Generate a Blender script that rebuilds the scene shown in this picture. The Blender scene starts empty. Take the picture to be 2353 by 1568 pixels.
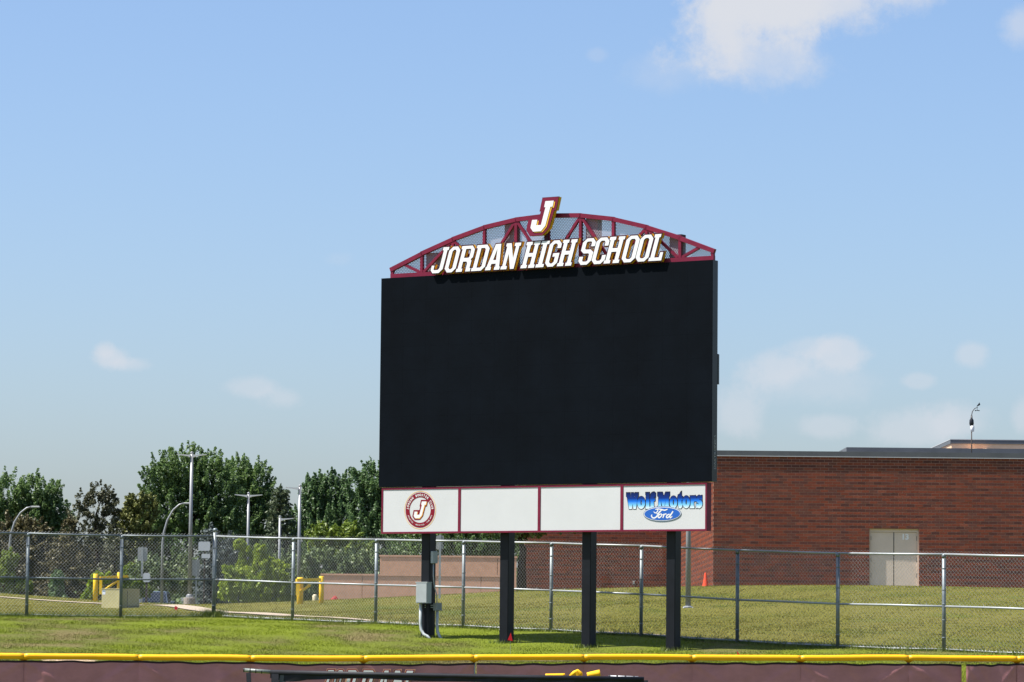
import bpy, math, random
import numpy as np
from mathutils import Vector, Matrix
from mathutils.geometry import tessellate_polygon

random.seed(7)
RNG = np.random.default_rng(11)
C = bpy.context.scene.collection
SC = bpy.context.scene

# ------------------------------------------------------------------ camera
FPX, IW, IH = 8200.0, 2353.0, 1568.0
CAMZ = 1.62
PITCH = math.atan(676.0 / FPX)
ROLL = 0.0095
FWD = Vector((0, math.cos(PITCH), math.sin(PITCH)))
UP0 = Vector((0, -math.sin(PITCH), math.cos(PITCH)))
R0 = Vector((1, 0, 0))
RT = R0 * math.cos(ROLL) + UP0 * math.sin(ROLL)
UPV = UP0 * math.cos(ROLL) - R0 * math.sin(ROLL)
CAMPOS = Vector((0, 0, CAMZ))
cam_data = bpy.data.cameras.new('camera')
cam = bpy.data.objects.new('camera', cam_data)
C.objects.link(cam)
cam.matrix_world = Matrix(((RT.x, UPV.x, -FWD.x, 0), (RT.y, UPV.y, -FWD.y, 0),
                           (RT.z, UPV.z, -FWD.z, CAMZ), (0, 0, 0, 1)))
cam_data.sensor_width = 36.0
cam_data.lens = 36.0 * FPX / IW
cam_data.clip_start = 0.5
cam_data.clip_end = 8000
SC.camera = cam

# ------------------------------------------------------------------ sun, sky, exposure
LDIR = Vector((0.54, 0.11, -1.0)).normalized()        # the way sunlight travels
SUN_EL = math.asin(-LDIR.z)
sun_az = math.atan2(-LDIR.x, -LDIR.y)                 # compass angle of the sun from +Y towards +X
sun = bpy.data.lights.new('sun', 'SUN')
sun.energy = 5.0
sun.angle = math.radians(0.55)
sun.color = (1.0, 0.955, 0.88)
so = bpy.data.objects.new('sun', sun)
so.rotation_euler = (-LDIR).to_track_quat('Z', 'Y').to_euler()
so.location = (-30, -20, 60)
C.objects.link(so)

W = bpy.data.worlds.new('World')
SC.world = W
W.use_nodes = True
wt = W.node_tree
wt.nodes.clear()


def wn(t, **kw):
    n = wt.nodes.new(t)
    for k, v in kw.items():
        setattr(n, k, v)
    return n


def wmath(op, a, b=None, clamp=False):
    n = wn('ShaderNodeMath', operation=op, use_clamp=clamp)
    for i, x in enumerate((a, b)):
        if x is None:
            continue
        if isinstance(x, (int, float)):
            n.inputs[i].default_value = x
        else:
            wt.links.new(x, n.inputs[i])
    return n.outputs[0]


SKY_STRENGTH = 0.09
sky = wn('ShaderNodeTexSky', sky_type='NISHITA', sun_disc=False, sun_elevation=SUN_EL, sun_rotation=sun_az,
         altitude=0.0, air_density=1.0, dust_density=1.6, ozone_density=7.0)
tc = wn('ShaderNodeTexCoord')
noise = wn('ShaderNodeTexNoise')
noise.inputs['Scale'].default_value = 34.0
noise.inputs['Detail'].default_value = 9.0
noise.inputs['Roughness'].default_value = 0.68
wt.links.new(tc.outputs['Generated'], noise.inputs['Vector'])
nfac = wmath('SUBTRACT', noise.outputs['Fac'], 0.5)


def ray(u, v):
    return (FWD * FPX + RT * (u - IW / 2) + UPV * (IH / 2 - v)).normalized()


# clouds: centre, half extents (radians), how opaque
CLOUDS = [(1660, 60, 130, 125, .90), (1760, 10, 220, 110, .95), (1930, 5, 190, 90, .8), (1720, 120, 180, 100, .52),
          (2060, -10, 130, 60, .6), (2345, 60, 55, 60, .5),
          (255, 825, 66, 34, .60), (240, 805, 34, 26, .5), (300, 838, 58, 24, .38), (590, 893, 75, 28, .38), (650, 915, 65, 32, .36),
          (1790, 850, 90, 48, .52), (1930, 815, 72, 40, .60), (1860, 800, 60, 26, .35), (1860, 880, 160, 55, .28), (2228, 815, 38, 32, .42),
          (2110, 875, 40, 20, .34), (1695, 955, 62, 60, .45), (1890, 980, 76, 30, .38), (2120, 985, 115, 50, .46),
          (2200, 970, 85, 45, .40), (2352, 960, 30, 45, .4), (1370, 125, 28, 18, .16), (775, 597, 40, 20, .10),
          (1560, 165, 110, 50, .16)]
total = None
for (u, v, ru, rv, op) in CLOUDS:
    d = ray(u, v)
    right = Vector((d.y, -d.x, 0)).normalized()
    upc = right.cross(d).normalized()
    dots = []
    for ax, r in ((right, ru / FPX), (upc, rv / FPX)):
        n = wn('ShaderNodeVectorMath', operation='DOT_PRODUCT')
        wt.links.new(tc.outputs['Generated'], n.inputs[0])
        n.inputs[1].default_value = ax
        q = wmath('DIVIDE', n.outputs['Value'], r)
        dots.append(wmath('MULTIPLY', q, q))
    front = wn('ShaderNodeVectorMath', operation='DOT_PRODUCT')
    wt.links.new(tc.outputs['Generated'], front.inputs[0])
    front.inputs[1].default_value = d
    isf = wmath('GREATER_THAN', front.outputs['Value'], 0.0)
    rr = wmath('SQRT', wmath('ADD', dots[0], dots[1]))
    rr = wmath('ADD', rr, wmath('MULTIPLY', nfac, 2.3))
    m = wn('ShaderNodeMapRange', interpolation_type='SMOOTHSTEP')
    wt.links.new(rr, m.inputs['Value'])
    m.inputs['From Min'].default_value = 1.12
    m.inputs['From Max'].default_value = 0.32
    mo = wmath('MULTIPLY', wmath('MULTIPLY', m.outputs['Result'], op), isf)
    inv = wmath('SUBTRACT', 1.0, mo)
    total = inv if total is None else wmath('MULTIPLY', total, inv)
cover = wmath('SUBTRACT', 1.0, total, clamp=True)
mix = wn('ShaderNodeMix', data_type='RGBA')
wt.links.new(cover, mix.inputs['Factor'])
skyhs = wn('ShaderNodeMix', data_type='RGBA', blend_type='MULTIPLY')
skyhs.inputs['Factor'].default_value = 1.0
wt.links.new(sky.outputs['Color'], skyhs.inputs['A'])
skyhs.inputs['B'].default_value = (1.035, .985, .995, 1)
wt.links.new(skyhs.outputs['Result'], mix.inputs['A'])
mix.inputs['B'].default_value = (4.0, 4.15, 4.5, 1)
bg = wn('ShaderNodeBackground')
bg.inputs['Strength'].default_value = SKY_STRENGTH
wt.links.new(mix.outputs['Result'], bg.inputs['Color'])
wo = wn('ShaderNodeOutputWorld')
wt.links.new(bg.outputs['Background'], wo.inputs['Surface'])

SC.view_settings.view_transform = 'Standard'
SC.view_settings.look = 'None'
SC.view_settings.exposure = 0.98
SC.view_settings.gamma = 1.0
SC.view_settings.use_curve_mapping = False
SC.render.engine = 'CYCLES'
SC.cycles.max_bounces = 6
SC.cycles.transparent_max_bounces = 8


# ------------------------------------------------------------------ helpers
def P(u, v, d):
    """World point at depth d (metres along +Y) seen where the photograph shows (u, v)."""
    r = ray(u, v)
    return CAMPOS + r * (d / r.y)


def tag(o, label=None, cat=None, group=None, kind=None):
    if label: o['label'] = label
    if cat: o['category'] = cat
    if group: o['group'] = group
    if kind: o['kind'] = kind
    return o


def empty(name, loc, rz=0.0, label=None, cat=None, group=None):
    o = bpy.data.objects.new(name, None)
    o.location = loc
    o.rotation_euler = (0, 0, rz)
    o.empty_display_size = 0.2
    C.objects.link(o)
    return tag(o, label, cat, group)


def link_mesh(name, me, mats, parent=None, smooth=False):
    if not isinstance(mats, (list, tuple)):
        mats = [mats]
    for m in mats:
        me.materials.append(m)
    if smooth:
        me.polygons.foreach_set('use_smooth', [True] * len(me.polygons))
    o = bpy.data.objects.new(name, me)
    C.objects.link(o)
    if parent is not None:
        o.parent = parent
    return o


class MB:
    """Collects shapes; build() links them as ONE mesh object."""

    def __init__(self):
        self.v, self.f, self.m = [], [], []

    def add(self, vs, fs, mi=0):
        n = len(self.v)
        self.v += [tuple(p) for p in vs]
        self.f += [tuple(i + n for i in f) for f in fs]
        self.m += [mi] * len(fs)
        return self

    def box(self, a, b, mi=0):
        x0, y0, z0 = a
        x1, y1, z1 = b
        vs = [(x0, y0, z0), (x1, y0, z0), (x1, y1, z0), (x0, y1, z0), (x0, y0, z1), (x1, y0, z1), (x1, y1, z1), (x0, y1, z1)]
        return self.add(vs, [(0, 3, 2, 1), (4, 5, 6, 7), (0, 1, 5, 4), (1, 2, 6, 5), (2, 3, 7, 6), (3, 0, 4, 7)], mi)

    def bbox(self, a, b, bev=0.01, mi=0):
        """Box with bevelled vertical and top edges."""
        x0, y0, z0 = a
        x1, y1, z1 = b
        c = bev
        ring = [(x0 + c, y0), (x1 - c, y0), (x1, y0 + c), (x1, y1 - c), (x1 - c, y1), (x0 + c, y1), (x0, y1 - c), (x0, y0 + c)]
        cx, cy = (x0 + x1) / 2, (y0 + y1) / 2
        top = [(x + math.copysign(c, cx - x), y + math.copysign(c, cy - y)) for x, y in ring]
        vs = [(x, y, z0) for x, y in ring] + [(x, y, z1 - c) for x, y in ring] + [(x, y, z1) for x, y in top]
        fs = [tuple(range(7, -1, -1)), tuple(range(16, 24))]
        for L in (0, 8):
            for i in range(8):
                j = (i + 1) % 8
                fs.append((L + i, L + j, L + 8 + j, L + 8 + i))
        return self.add(vs, fs, mi)

    def bar(self, p, q, w, h=None, mi=0, up=(0, 0, 1)):
        """Rectangular bar from p to q."""
        p, q = Vector(p), Vector(q)
        h = w if h is None else h
        t = (q - p).normalized()
        s = t.cross(Vector(up))
        if s.length < 1e-4:
            s = t.cross(Vector((0, 1, 0)))
        s.normalize()
        n = s.cross(t)
        vs = []
        for c in (p, q):
            for a, b in ((-1, -1), (1, -1), (1, 1), (-1, 1)):
                vs.append(c + s * (a * w / 2) + n * (b * h / 2))
        return self.add(vs, [(3, 2, 1, 0), (4, 5, 6, 7), (0, 1, 5, 4), (1, 2, 6, 5), (2, 3, 7, 6), (3, 0, 4, 7)], mi)

    def tube(self, pts, rad, n=8, mi=0, cap=True):
        pts = [Vector(p) for p in pts]
        rads = rad if isinstance(rad, (list, tuple)) else [rad] * len(pts)
        vs, fs = [], []
        ref = None
        for i, p in enumerate(pts):
            t = (pts[min(i + 1, len(pts) - 1)] - pts[max(i - 1, 0)]).normalized()
            if ref is None:
                ref = t.cross(Vector((0, 0, 1)))
                if ref.length < 1e-3:
                    ref = Vector((1, 0, 0))
            a = (ref - t * ref.dot(t)).normalized()
            ref = a
            b = t.cross(a)
            for k in range(n):
                an = 2 * math.pi * k / n
                vs.append(p + (a * math.cos(an) + b * math.sin(an)) * rads[i])
        for i in range(len(pts) - 1):
            for k in range(n):
                j = (k + 1) % n
                fs.append((i * n + k, i * n + j, (i + 1) * n + j, (i + 1) * n + k))
        if cap:
            fs.append(tuple(range(n - 1, -1, -1)))
            fs.append(tuple(range((len(pts) - 1) * n, len(pts) * n)))
        return self.add(vs, fs, mi)

    def lathe(self, prof, n=16, c=(0, 0, 0), mi=0):
        vs, fs = [], []
        for r, z in prof:
            for k in range(n):
                a = 2 * math.pi * k / n
                vs.append((c[0] + r * math.cos(a), c[1] + r * math.sin(a), c[2] + z))
        for i in range(len(prof) - 1):
            for k in range(n):
                j = (k + 1) % n
                fs.append((i * n + k, i * n + j, (i + 1) * n + j, (i + 1) * n + k))
        fs.append(tuple(range(n - 1, -1, -1)))
        fs.append(tuple(range((len(prof) - 1) * n, len(prof) * n)))
        return self.add(vs, fs, mi)

    def plate(self, polys, y0, y1, mi=0, mside=None, ox=0, oz=0):
        """Outline (with holes) in the xz plane extruded from y0 (front) to y1 (back)."""
        mside = mi if mside is None else mside
        tri = tessellate_polygon([[Vector((x, z, 0)) for x, z in p] for p in polys])
        flat = [q for p in polys for q in p]
        nf = len(flat)
        vs = [(x + ox, y0, z + oz) for x, z in flat] + [(x + ox, y1, z + oz) for x, z in flat]
        ff, fb = [], []
        for t in tri:
            a, b, c = (flat[i] for i in t)
            ar = (b[0] - a[0]) * (c[1] - a[1]) - (c[0] - a[0]) * (b[1] - a[1])
            t = tuple(t) if ar > 0 else tuple(reversed(t))
            ff.append(t)
            fb.append(tuple(i + nf for i in reversed(t)))
        self.add(vs, ff + fb, mi)
        fs, o = [], 0
        for p in polys:
            k = len(p)
            for i in range(k):
                j = (i + 1) % k
                fs.append((o + j, o + i, o + i + nf, o + j + nf))
            o += k
        n = len(self.v) - len(vs)
        self.f += [tuple(i + n for i in f) for f in fs]
        self.m += [mside] * len(fs)
        return self

    def build(self, name, mats, parent=None, smooth=False):
        me = bpy.data.meshes.new(name)
        me.from_pydata(self.v, [], self.f)
        if isinstance(mats, (list, tuple)) and len(mats) > 1:
            me.polygons.foreach_set('material_index', self.m)
        me.update()
        return link_mesh(name, me, mats, parent, smooth)


def np_mesh(name, verts, faces, k):
    """Mesh from numpy arrays, faces of k corners each."""
    me = bpy.data.meshes.new(name)
    nv, nf = len(verts), len(faces)
    me.vertices.add(nv)
    me.vertices.foreach_set('co', np.asarray(verts, np.float32).ravel())
    me.loops.add(nf * k)
    me.loops.foreach_set('vertex_index', np.asarray(faces, np.int32).ravel())
    me.polygons.add(nf)
    me.polygons.foreach_set('loop_start', np.arange(0, nf * k, k, dtype=np.int32))
    me.update(calc_edges=True)
    return me


def copy_tree(o, parent=None):
    c = o.copy()
    C.objects.link(c)
    if parent is not None:
        c.parent = parent
    for ch in [x for x in o.children]:
        copy_tree(ch, c)
    return c


# ------------------------------------------------------------------ materials
MATS = {}


def mat(name, col, rough=0.6, metal=0.0, spec=0.4, var=0.0, scale=4.0, bump=0.0, bscale=60.0, var2=None, detail=4.0, aniso=None):
    """Principled material whose base colour wanders between shades with noise (wear, dirt, grain)."""
    if name in MATS:
        return MATS[name]
    m = bpy.data.materials.new(name)
    m.use_nodes = True
    nt = m.node_tree
    b = nt.nodes['Principled BSDF']
    b.inputs['Roughness'].default_value = rough
    b.inputs['Metallic'].default_value = metal
    b.inputs['Specular IOR Level'].default_value = spec
    b.inputs['Base Color'].default_value = (*col, 1)
    tcn = nt.nodes.new('ShaderNodeTexCoord')
    src = tcn.outputs['Object']
    if aniso:
        mp = nt.nodes.new('ShaderNodeMapping')
        mp.inputs['Scale'].default_value = aniso
        nt.links.new(src, mp.inputs['Vector'])
        src = mp.outputs['Vector']
    if var > 0 or var2:
        n = nt.nodes.new('ShaderNodeTexNoise')
        n.inputs['Scale'].default_value = scale
        n.inputs['Detail'].default_value = detail
        n.inputs['Roughness'].default_value = 0.65
        nt.links.new(src, n.inputs['Vector'])
        r = nt.nodes.new('ShaderNodeValToRGB')
        r.color_ramp.elements[0].position = 0.33
        r.color_ramp.elements[1].position = 0.68
        lo = tuple(max(0, c * (1 - var)) for c in col)
        hi = var2 if var2 else tuple(min(1, c * (1 + var)) for c in col)
        r.color_ramp.elements[0].color = (*lo, 1)
        r.color_ramp.elements[1].color = (*hi, 1)
        nt.links.new(n.outputs['Fac'], r.inputs['Fac'])
        nt.links.new(r.outputs['Color'], b.inputs['Base Color'])
    if bump > 0:
        n2 = nt.nodes.new('ShaderNodeTexNoise')
        n2.inputs['Scale'].default_value = bscale
        n2.inputs['Detail'].default_value = 3.0
        nt.links.new(src, n2.inputs['Vector'])
        bp = nt.nodes.new('ShaderNodeBump')
        bp.inputs['Strength'].default_value = bump
        bp.inputs['Distance'].default_value = 0.02
        nt.links.new(n2.outputs['Fac'], bp.inputs['Height'])
        nt.links.new(bp.outputs['Normal'], b.inputs['Normal'])
    MATS[name] = m
    return m


def leaf_mat(name, col, col2, scale=0.8, trans=0.42):
    m = bpy.data.materials.new(name)
    m.use_nodes = True
    nt = m.node_tree
    nt.nodes.clear()
    out = nt.nodes.new('ShaderNodeOutputMaterial')
    geo = nt.nodes.new('ShaderNodeTexCoord')
    n = nt.nodes.new('ShaderNodeTexNoise')
    n.inputs['Scale'].default_value = scale
    n.inputs['Detail'].default_value = 5
    n.inputs['Roughness'].default_value = 0.75
    nt.links.new(geo.outputs['Object'], n.inputs['Vector'])
    r = nt.nodes.new('ShaderNodeValToRGB')
    r.color_ramp.elements[0].position = 0.36
    r.color_ramp.elements[1].position = 0.66
    r.color_ramp.elements[0].color = (*col, 1)
    r.color_ramp.elements[1].color = (*col2, 1)
    nt.links.new(n.outputs['Fac'], r.inputs['Fac'])
    d = nt.nodes.new('ShaderNodeBsdfDiffuse')
    t = nt.nodes.new('ShaderNodeBsdfTranslucent')
    g = nt.nodes.new('ShaderNodeBsdfGlossy')
    g.inputs['Roughness'].default_value = 0.5
    g.inputs['Color'].default_value = (.6, .6, .6, 1)
    nt.links.new(r.outputs['Color'], d.inputs['Color'])
    nt.links.new(r.outputs['Color'], t.inputs['Color'])
    mx = nt.nodes.new('ShaderNodeMixShader')
    mx.inputs[0].default_value = trans
    nt.links.new(d.outputs[0], mx.inputs[1])
    nt.links.new(t.outputs[0], mx.inputs[2])
    mx2 = nt.nodes.new('ShaderNodeMixShader')
    mx2.inputs[0].default_value = 0.05
    nt.links.new(mx.outputs[0], mx2.inputs[1])
    nt.links.new(g.outputs[0], mx2.inputs[2])
    nt.links.new(mx2.outputs[0], out.inputs['Surface'])
    return m


M_GALV = mat('galvanised_steel', (.36, .38, .39), .42, .55, .5, var=.15, scale=9)
M_GALVPOST = mat('dark_galvanised_pipe', (.17, .195, .205), .5, .45, .5, var=.2, scale=6)
M_RAIL = mat('bright_galvanised_rail', (.31, .33, .335), .5, .25, .5, var=.12, scale=9)
M_WIRE = mat('galvanised_wire', (.52, .53, .53), .45, .35, .5)
M_POST = mat('black_painted_steel', (.0055, .0065, .0095), .45, 0, .25, var=.3, scale=2.5, bump=.05)
M_CAB = mat('black_cabinet', (.006, .007, .009), .30, 0, .35, var=.25, scale=1.5)
M_MAROON = mat('maroon_paint', (.155, .011, .034), .45, 0, .22, var=.15, scale=5)
M_MAROOND = mat('dark_maroon_paint', (.050, .007, .016), .5, 0, .2, var=.2, scale=4)
M_FACEW = mat('white_letter_face', (.72, .72, .73), .4, 0, .4, var=.03, scale=3)
M_YRET = mat('golden_letter_return', (.62, .36, .004), .35, 0, .4, var=.06, scale=4)
M_GOLD = mat('golden_print', (.80, .42, .04), .45, 0, .3)
M_PANELW = mat('white_sign_panel', (.525, .53, .535), .28, 0, .5, var=.025, scale=1.2, bump=.02, bscale=3)
M_PRINTM = mat('maroon_print', (.19, .006, .018), .5, 0, .2, var=.08)
M_PRINTW = mat('white_print', (.68, .68, .68), .45)
M_BLACKP = mat('black_print', (.01, .011, .014), .4)
M_GREYBOX = mat('grey_enclosure_paint', (.33, .36, .36), .45, .1, .4, var=.06, scale=5)
M_CONDUIT = mat('pale_grey_conduit', (.42, .45, .46), .45, .0, .4, var=.06)
M_YELLOW = mat('yellow_plastic_cap', (.90, .43, .004), .42, 0, .4, var=.05, scale=3, bump=.02, bscale=25)
M_YPAINT = mat('yellow_gate_paint', (.86, .54, .010), .5, 0, .4, var=.10, scale=4)
M_FOAM = mat('yellow_foam', (.88, .45, .006), .65, 0, .25, var=.05)
M_SCREENC = mat('maroon_windscreen', (.44, .195, .205), .85, 0, .15, var=.10, scale=3, bump=.22, bscale=240, aniso=(1, 1, 1.6))
M_HEM = mat('dark_windscreen_hem', (.035, .022, .026), .85, 0, .15)
M_BLACKNET = mat('black_net_fabric', (.011, .012, .016), .6, 0, .25, var=.25, scale=8, bump=.06, bscale=40)
M_PIPEG = mat('grey_green_pipe', (.20, .22, .20), .4, .3, .4, var=.15, scale=10)
M_CONC = mat('concrete', (.30, .26, .225), .9, 0, .2, var=.14, scale=6, bump=.15, bscale=90)
M_PATH = mat('pale_concrete_path', (.36, .29, .215), .92, 0, .2, var=.12, scale=2.5, bump=.1)
M_ASPH = mat('asphalt', (.055, .055, .058), .95, 0, .2, var=.2, scale=3, bump=.1)
M_MORTAR = mat('mortar', (.37, .235, .18), 1.0, 0, 0.0, var=.12, scale=5)
BR_COLS = [(.222, .066, .040), (.195, .059, .037), (.243, .080, .050), (.128, .053, .043), (.102, .046, .039), (.158, .064, .047)]
M_BRICK = [mat('brick_%s' % n, c, 1.0, 0, 0.0, var=.14, scale=9, bump=.2, bscale=70) for n, c in
           zip(('red', 'deep_red', 'orange_red', 'plum', 'dark_plum', 'brown'), BR_COLS)]
M_COPE = mat('grey_metal_coping', (.105, .11, .118), .45, .1, .4, var=.12, scale=1.2)
M_COPEL = mat('pale_metal_drip_edge', (.50, .50, .50), .4, .2, .4)
M_DOOR = mat('beige_steel_door', (.70, .575, .465), .45, 0, .4, var=.05, scale=2)
M_TAN = mat('tan_panel_wall', (.78, .52, .34), .85, 0, .2, var=.08, scale=2)
M_PRECAST = mat('pinkish_tan_concrete_panel', (.66, .385, .27), .92, 0, .15, var=.10, scale=4, bump=.2, bscale=60)
M_LAMP = mat('silver_lamp_paint', (.23, .24, .25), .45, .25, .5, var=.06)
M_HEAD = mat('pale_lamp_head_paint', (.55, .56, .57), .5, .1, .4)
M_SIGNB = mat('aluminium_sign_back', (.33, .34, .34), .5, .4, .4, var=.08)
M_SIGNW = mat('white_sign_face', (.50, .53, .58), .4)
M_DKPOST = mat('dark_brown_sign_post', (.045, .035, .03), .7)
M_XFMR = mat('olive_beige_cabinet_paint', (.34, .31, .155), .55, 0, .35, var=.10, scale=2.5)
M_STONE = mat('grey_stone_block', (.30, .31, .33), .9, 0, .2, var=.25, scale=5, bump=.3, bscale=30)
M_CONE = mat('orange_cone_plastic', (.85, .085, .03), .5, 0, .35, var=.08)
M_RED = mat('red_flag_vinyl', (.62, .012, .02), .5, 0, .3)
M_CAR = mat('grey_blue_car_paint', (.06, .085, .125), .35, .1, .35)
M_GLASS = mat('dark_car_glass', (.008, .014, .025), .25, 0, .25)
M_TYRE = mat('tyre_rubber', (.02, .02, .02), .85)
M_BARK = mat('bark', (.055, .042, .032), .95, 0, .1, var=.3, scale=6, bump=.5, bscale=18)
M_REDBAG = mat('faded_red_tarp', (.34, .05, .045), .75, 0, .2, var=.15)

# ------------------------------------------------------------------ terrain
FENCE_PX = [(-372, 1412, 77.0), (-155, 1414, 77.9), (61, 1417, 78.9), (277, 1420, 79.8), (491, 1419, 80.8)]


def fence_s(x):
    return 101.5 + 20.3 * (x - 491) / 1677.0


for x, y in [(672, 1428), (863, 1435), (1064, 1443), (1266, 1452), (1473, 1463), (1694, 1478), (1925, 1490), (2169, 1498), (2422, 1509), (2690, 1520)]:
    FENCE_PX.append((x, y, FPX / fence_s(x)))

ctl = [P(u, v, d) for u, v, d in FENCE_PX]
# foot of the scoreboard
BL, BR = P(874, 1118, FPX / 113.2), P(1638, 1107, FPX / 120.2)
for (u, v) in ((968, 1466), (1148, 1479), (1336, 1489), (1530, 1496)):
    dd = FPX / (113.2 + 7.0 * (u - 874) / 764.0)
    ctl.append(P(u, v, dd + .2))
# bank just behind the outfield fence
for u in (-300, 200, 700, 1176, 1700, 2200, 2650):
    q = P(u, 1531, 58.0 + (u + 300) / 2950.0 * 3.2)
    ctl.append(q)
# path along the back of the fence
PATH_PX = [(-240, 1352, 152), (55, 1377, 146), (230, 1388, 139), (319, 1393, 131), (479, 1405, 110), (560, 1410, 100), (671, 1417.5, 90),
           (862, 1429.5, 80), (1146, 1445, 75.7), (1268, 1450.5, 74.5), (1530, 1464, 72.4), (1608, 1469.5, 71.8), (1912, 1486.5, 69.6)]
ctl += [P(u, v, d) for u, v, d in PATH_PX]
# crest of the berm on the left, then the hill before the school
for u, v, d in [(-250, 1343, 168), (55, 1371, 165), (184, 1377, 163), (320, 1386, 160), (514, 1391.5, 155), (635, 1393, 148), (735, 1384, 137),
                (870, 1375.5, 130), (1070, 1366, 127), (1189, 1358, 124), (1371, 1354.5, 122), (1530, 1352, 121), (1637, 1351, 120),
                (1823, 1346.5, 120), (2000, 1347.5, 120), (2109, 1349, 120), (2352, 1353.5, 120), (2700, 1360, 120)]:
    ctl.append(P(u, v, d))
for u, v, d in [(735, 1405, 110), (1070, 1400, 100), (1371, 1395, 98), (1637, 1392, 96), (1580, 1411, 93), (2000, 1395, 95), (2352, 1400, 93), (2700, 1405, 93)]:
    ctl.append(P(u, v, d))
for u, v, d in [(-250, 1400, 182), (320, 1412, 178), (635, 1412, 175), (870, 1392, 165), (1200, 1360, 165), (1640, 1354, 140), (2352, 1356, 140), (2700, 1362, 140)]:
    ctl.append(P(u, v, d))
ctl = np.array([tuple(p) for p in ctl])


def tps_fit(c):
    X = c[:, :2]
    d = np.linalg.norm(X[:, None] - X[None], axis=2)
    K = d * d * np.log(d + 1e-9) + np.eye(len(X)) * 0.5
    A = np.hstack([np.ones((len(X), 1)), X])
    n = len(X)
    M = np.zeros((n + 3, n + 3))
    M[:n, :n] = K
    M[:n, n:] = A
    M[n:, :n] = A.T
    rhs = np.concatenate([c[:, 2], np.zeros(3)])
    return X, np.linalg.solve(M, rhs)


TX, TW = tps_fit(ctl)
FARZ = 2.0


def ground(x, y):
    x = np.atleast_1d(np.asarray(x, float))
    y = np.atleast_1d(np.asarray(y, float))
    out = np.empty(len(x))
    for i in range(0, len(x), 20000):
        xs, ys = x[i:i + 20000], y[i:i + 20000]
        xc, yc = np.clip(xs, -30, 30), np.clip(ys, 57, 180)
        d = np.sqrt((xc[:, None] - TX[:, 0]) ** 2 + (yc[:, None] - TX[:, 1]) ** 2)
        z = (d * d * np.log(d + 1e-9)) @ TW[:-3] + TW[-3] + TW[-2] * xc + TW[-1] * yc
        z = np.clip(z, -.2, 4.5)
        w = np.clip((57.0 + (xs + 8.3) * .156 + 1.3 - ys) / .9, 0, 1)
        z = z * (1 - w)
        w2 = np.clip((np.maximum(np.abs(xs) - 30, 0) / 60 + np.maximum(ys - 180, 0) / 30), 0, 1)
        w2 = w2 * np.clip((ys - 60) / 60, 0, 1)
        z = z * (1 - w2) + FARZ * w2
        out[i:i + 20000] = z
    return out


def gz(x, y):
    return float(ground([x], [y])[0])


def axis(*segs):
    a = []
    for s, e, st in segs:
        a += list(np.arange(s, e, st))
    return np.array(a)


gx = np.concatenate([-np.geomspace(3000, 42, 26), axis((-40, 40.1, .5)), np.geomspace(42, 3000, 26)])
gy = np.concatenate([[-1500, -600, -200, -60, -20, 0, 20, 40, 50, 54, 55.5], axis((56.4, 90, .35), (90, 130, .7), (130, 184, 1.5)), np.geomspace(185, 5000, 34)])
GX, GY = np.meshgrid(gx, gy)
GZ = ground(GX.ravel(), GY.ravel())
# small unevenness of mown turf
GZ += np.where((GY.ravel() > 58) & (GY.ravel() < 170), 0.012 * np.sin(GX.ravel() * 2.1 + GY.ravel() * .9) * np.sin(GY.ravel() * 1.7 - GX.ravel() * .6), 0)
vv = np.stack([GX.ravel(), GY.ravel(), GZ], 1)
nx, ny = len(gx), len(gy)
ii = (np.arange(ny - 1)[:, None] * nx + np.arange(nx - 1)[None]).ravel()
ff = np.stack([ii, ii + 1, ii + 1 + nx, ii + nx], 1)
gm = np_mesh('lawn', vv, ff, 4)
# how dry the turf is: the mown strip before the fence is watered, the berm behind is not
fpts = np.array([tuple(P(u, v, d))[:2] for u, v, d in FENCE_PX])


def behind_fence(x, y):
    fy = np.interp(x, fpts[:, 0], fpts[:, 1])
    return y - fy


dry = np.clip((behind_fence(vv[:, 0], vv[:, 1]) + .15) / .6, 0, 1)
at = gm.attributes.new('dry', 'FLOAT', 'POINT')
at.data.foreach_set('value', dry.astype(np.float32))


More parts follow.
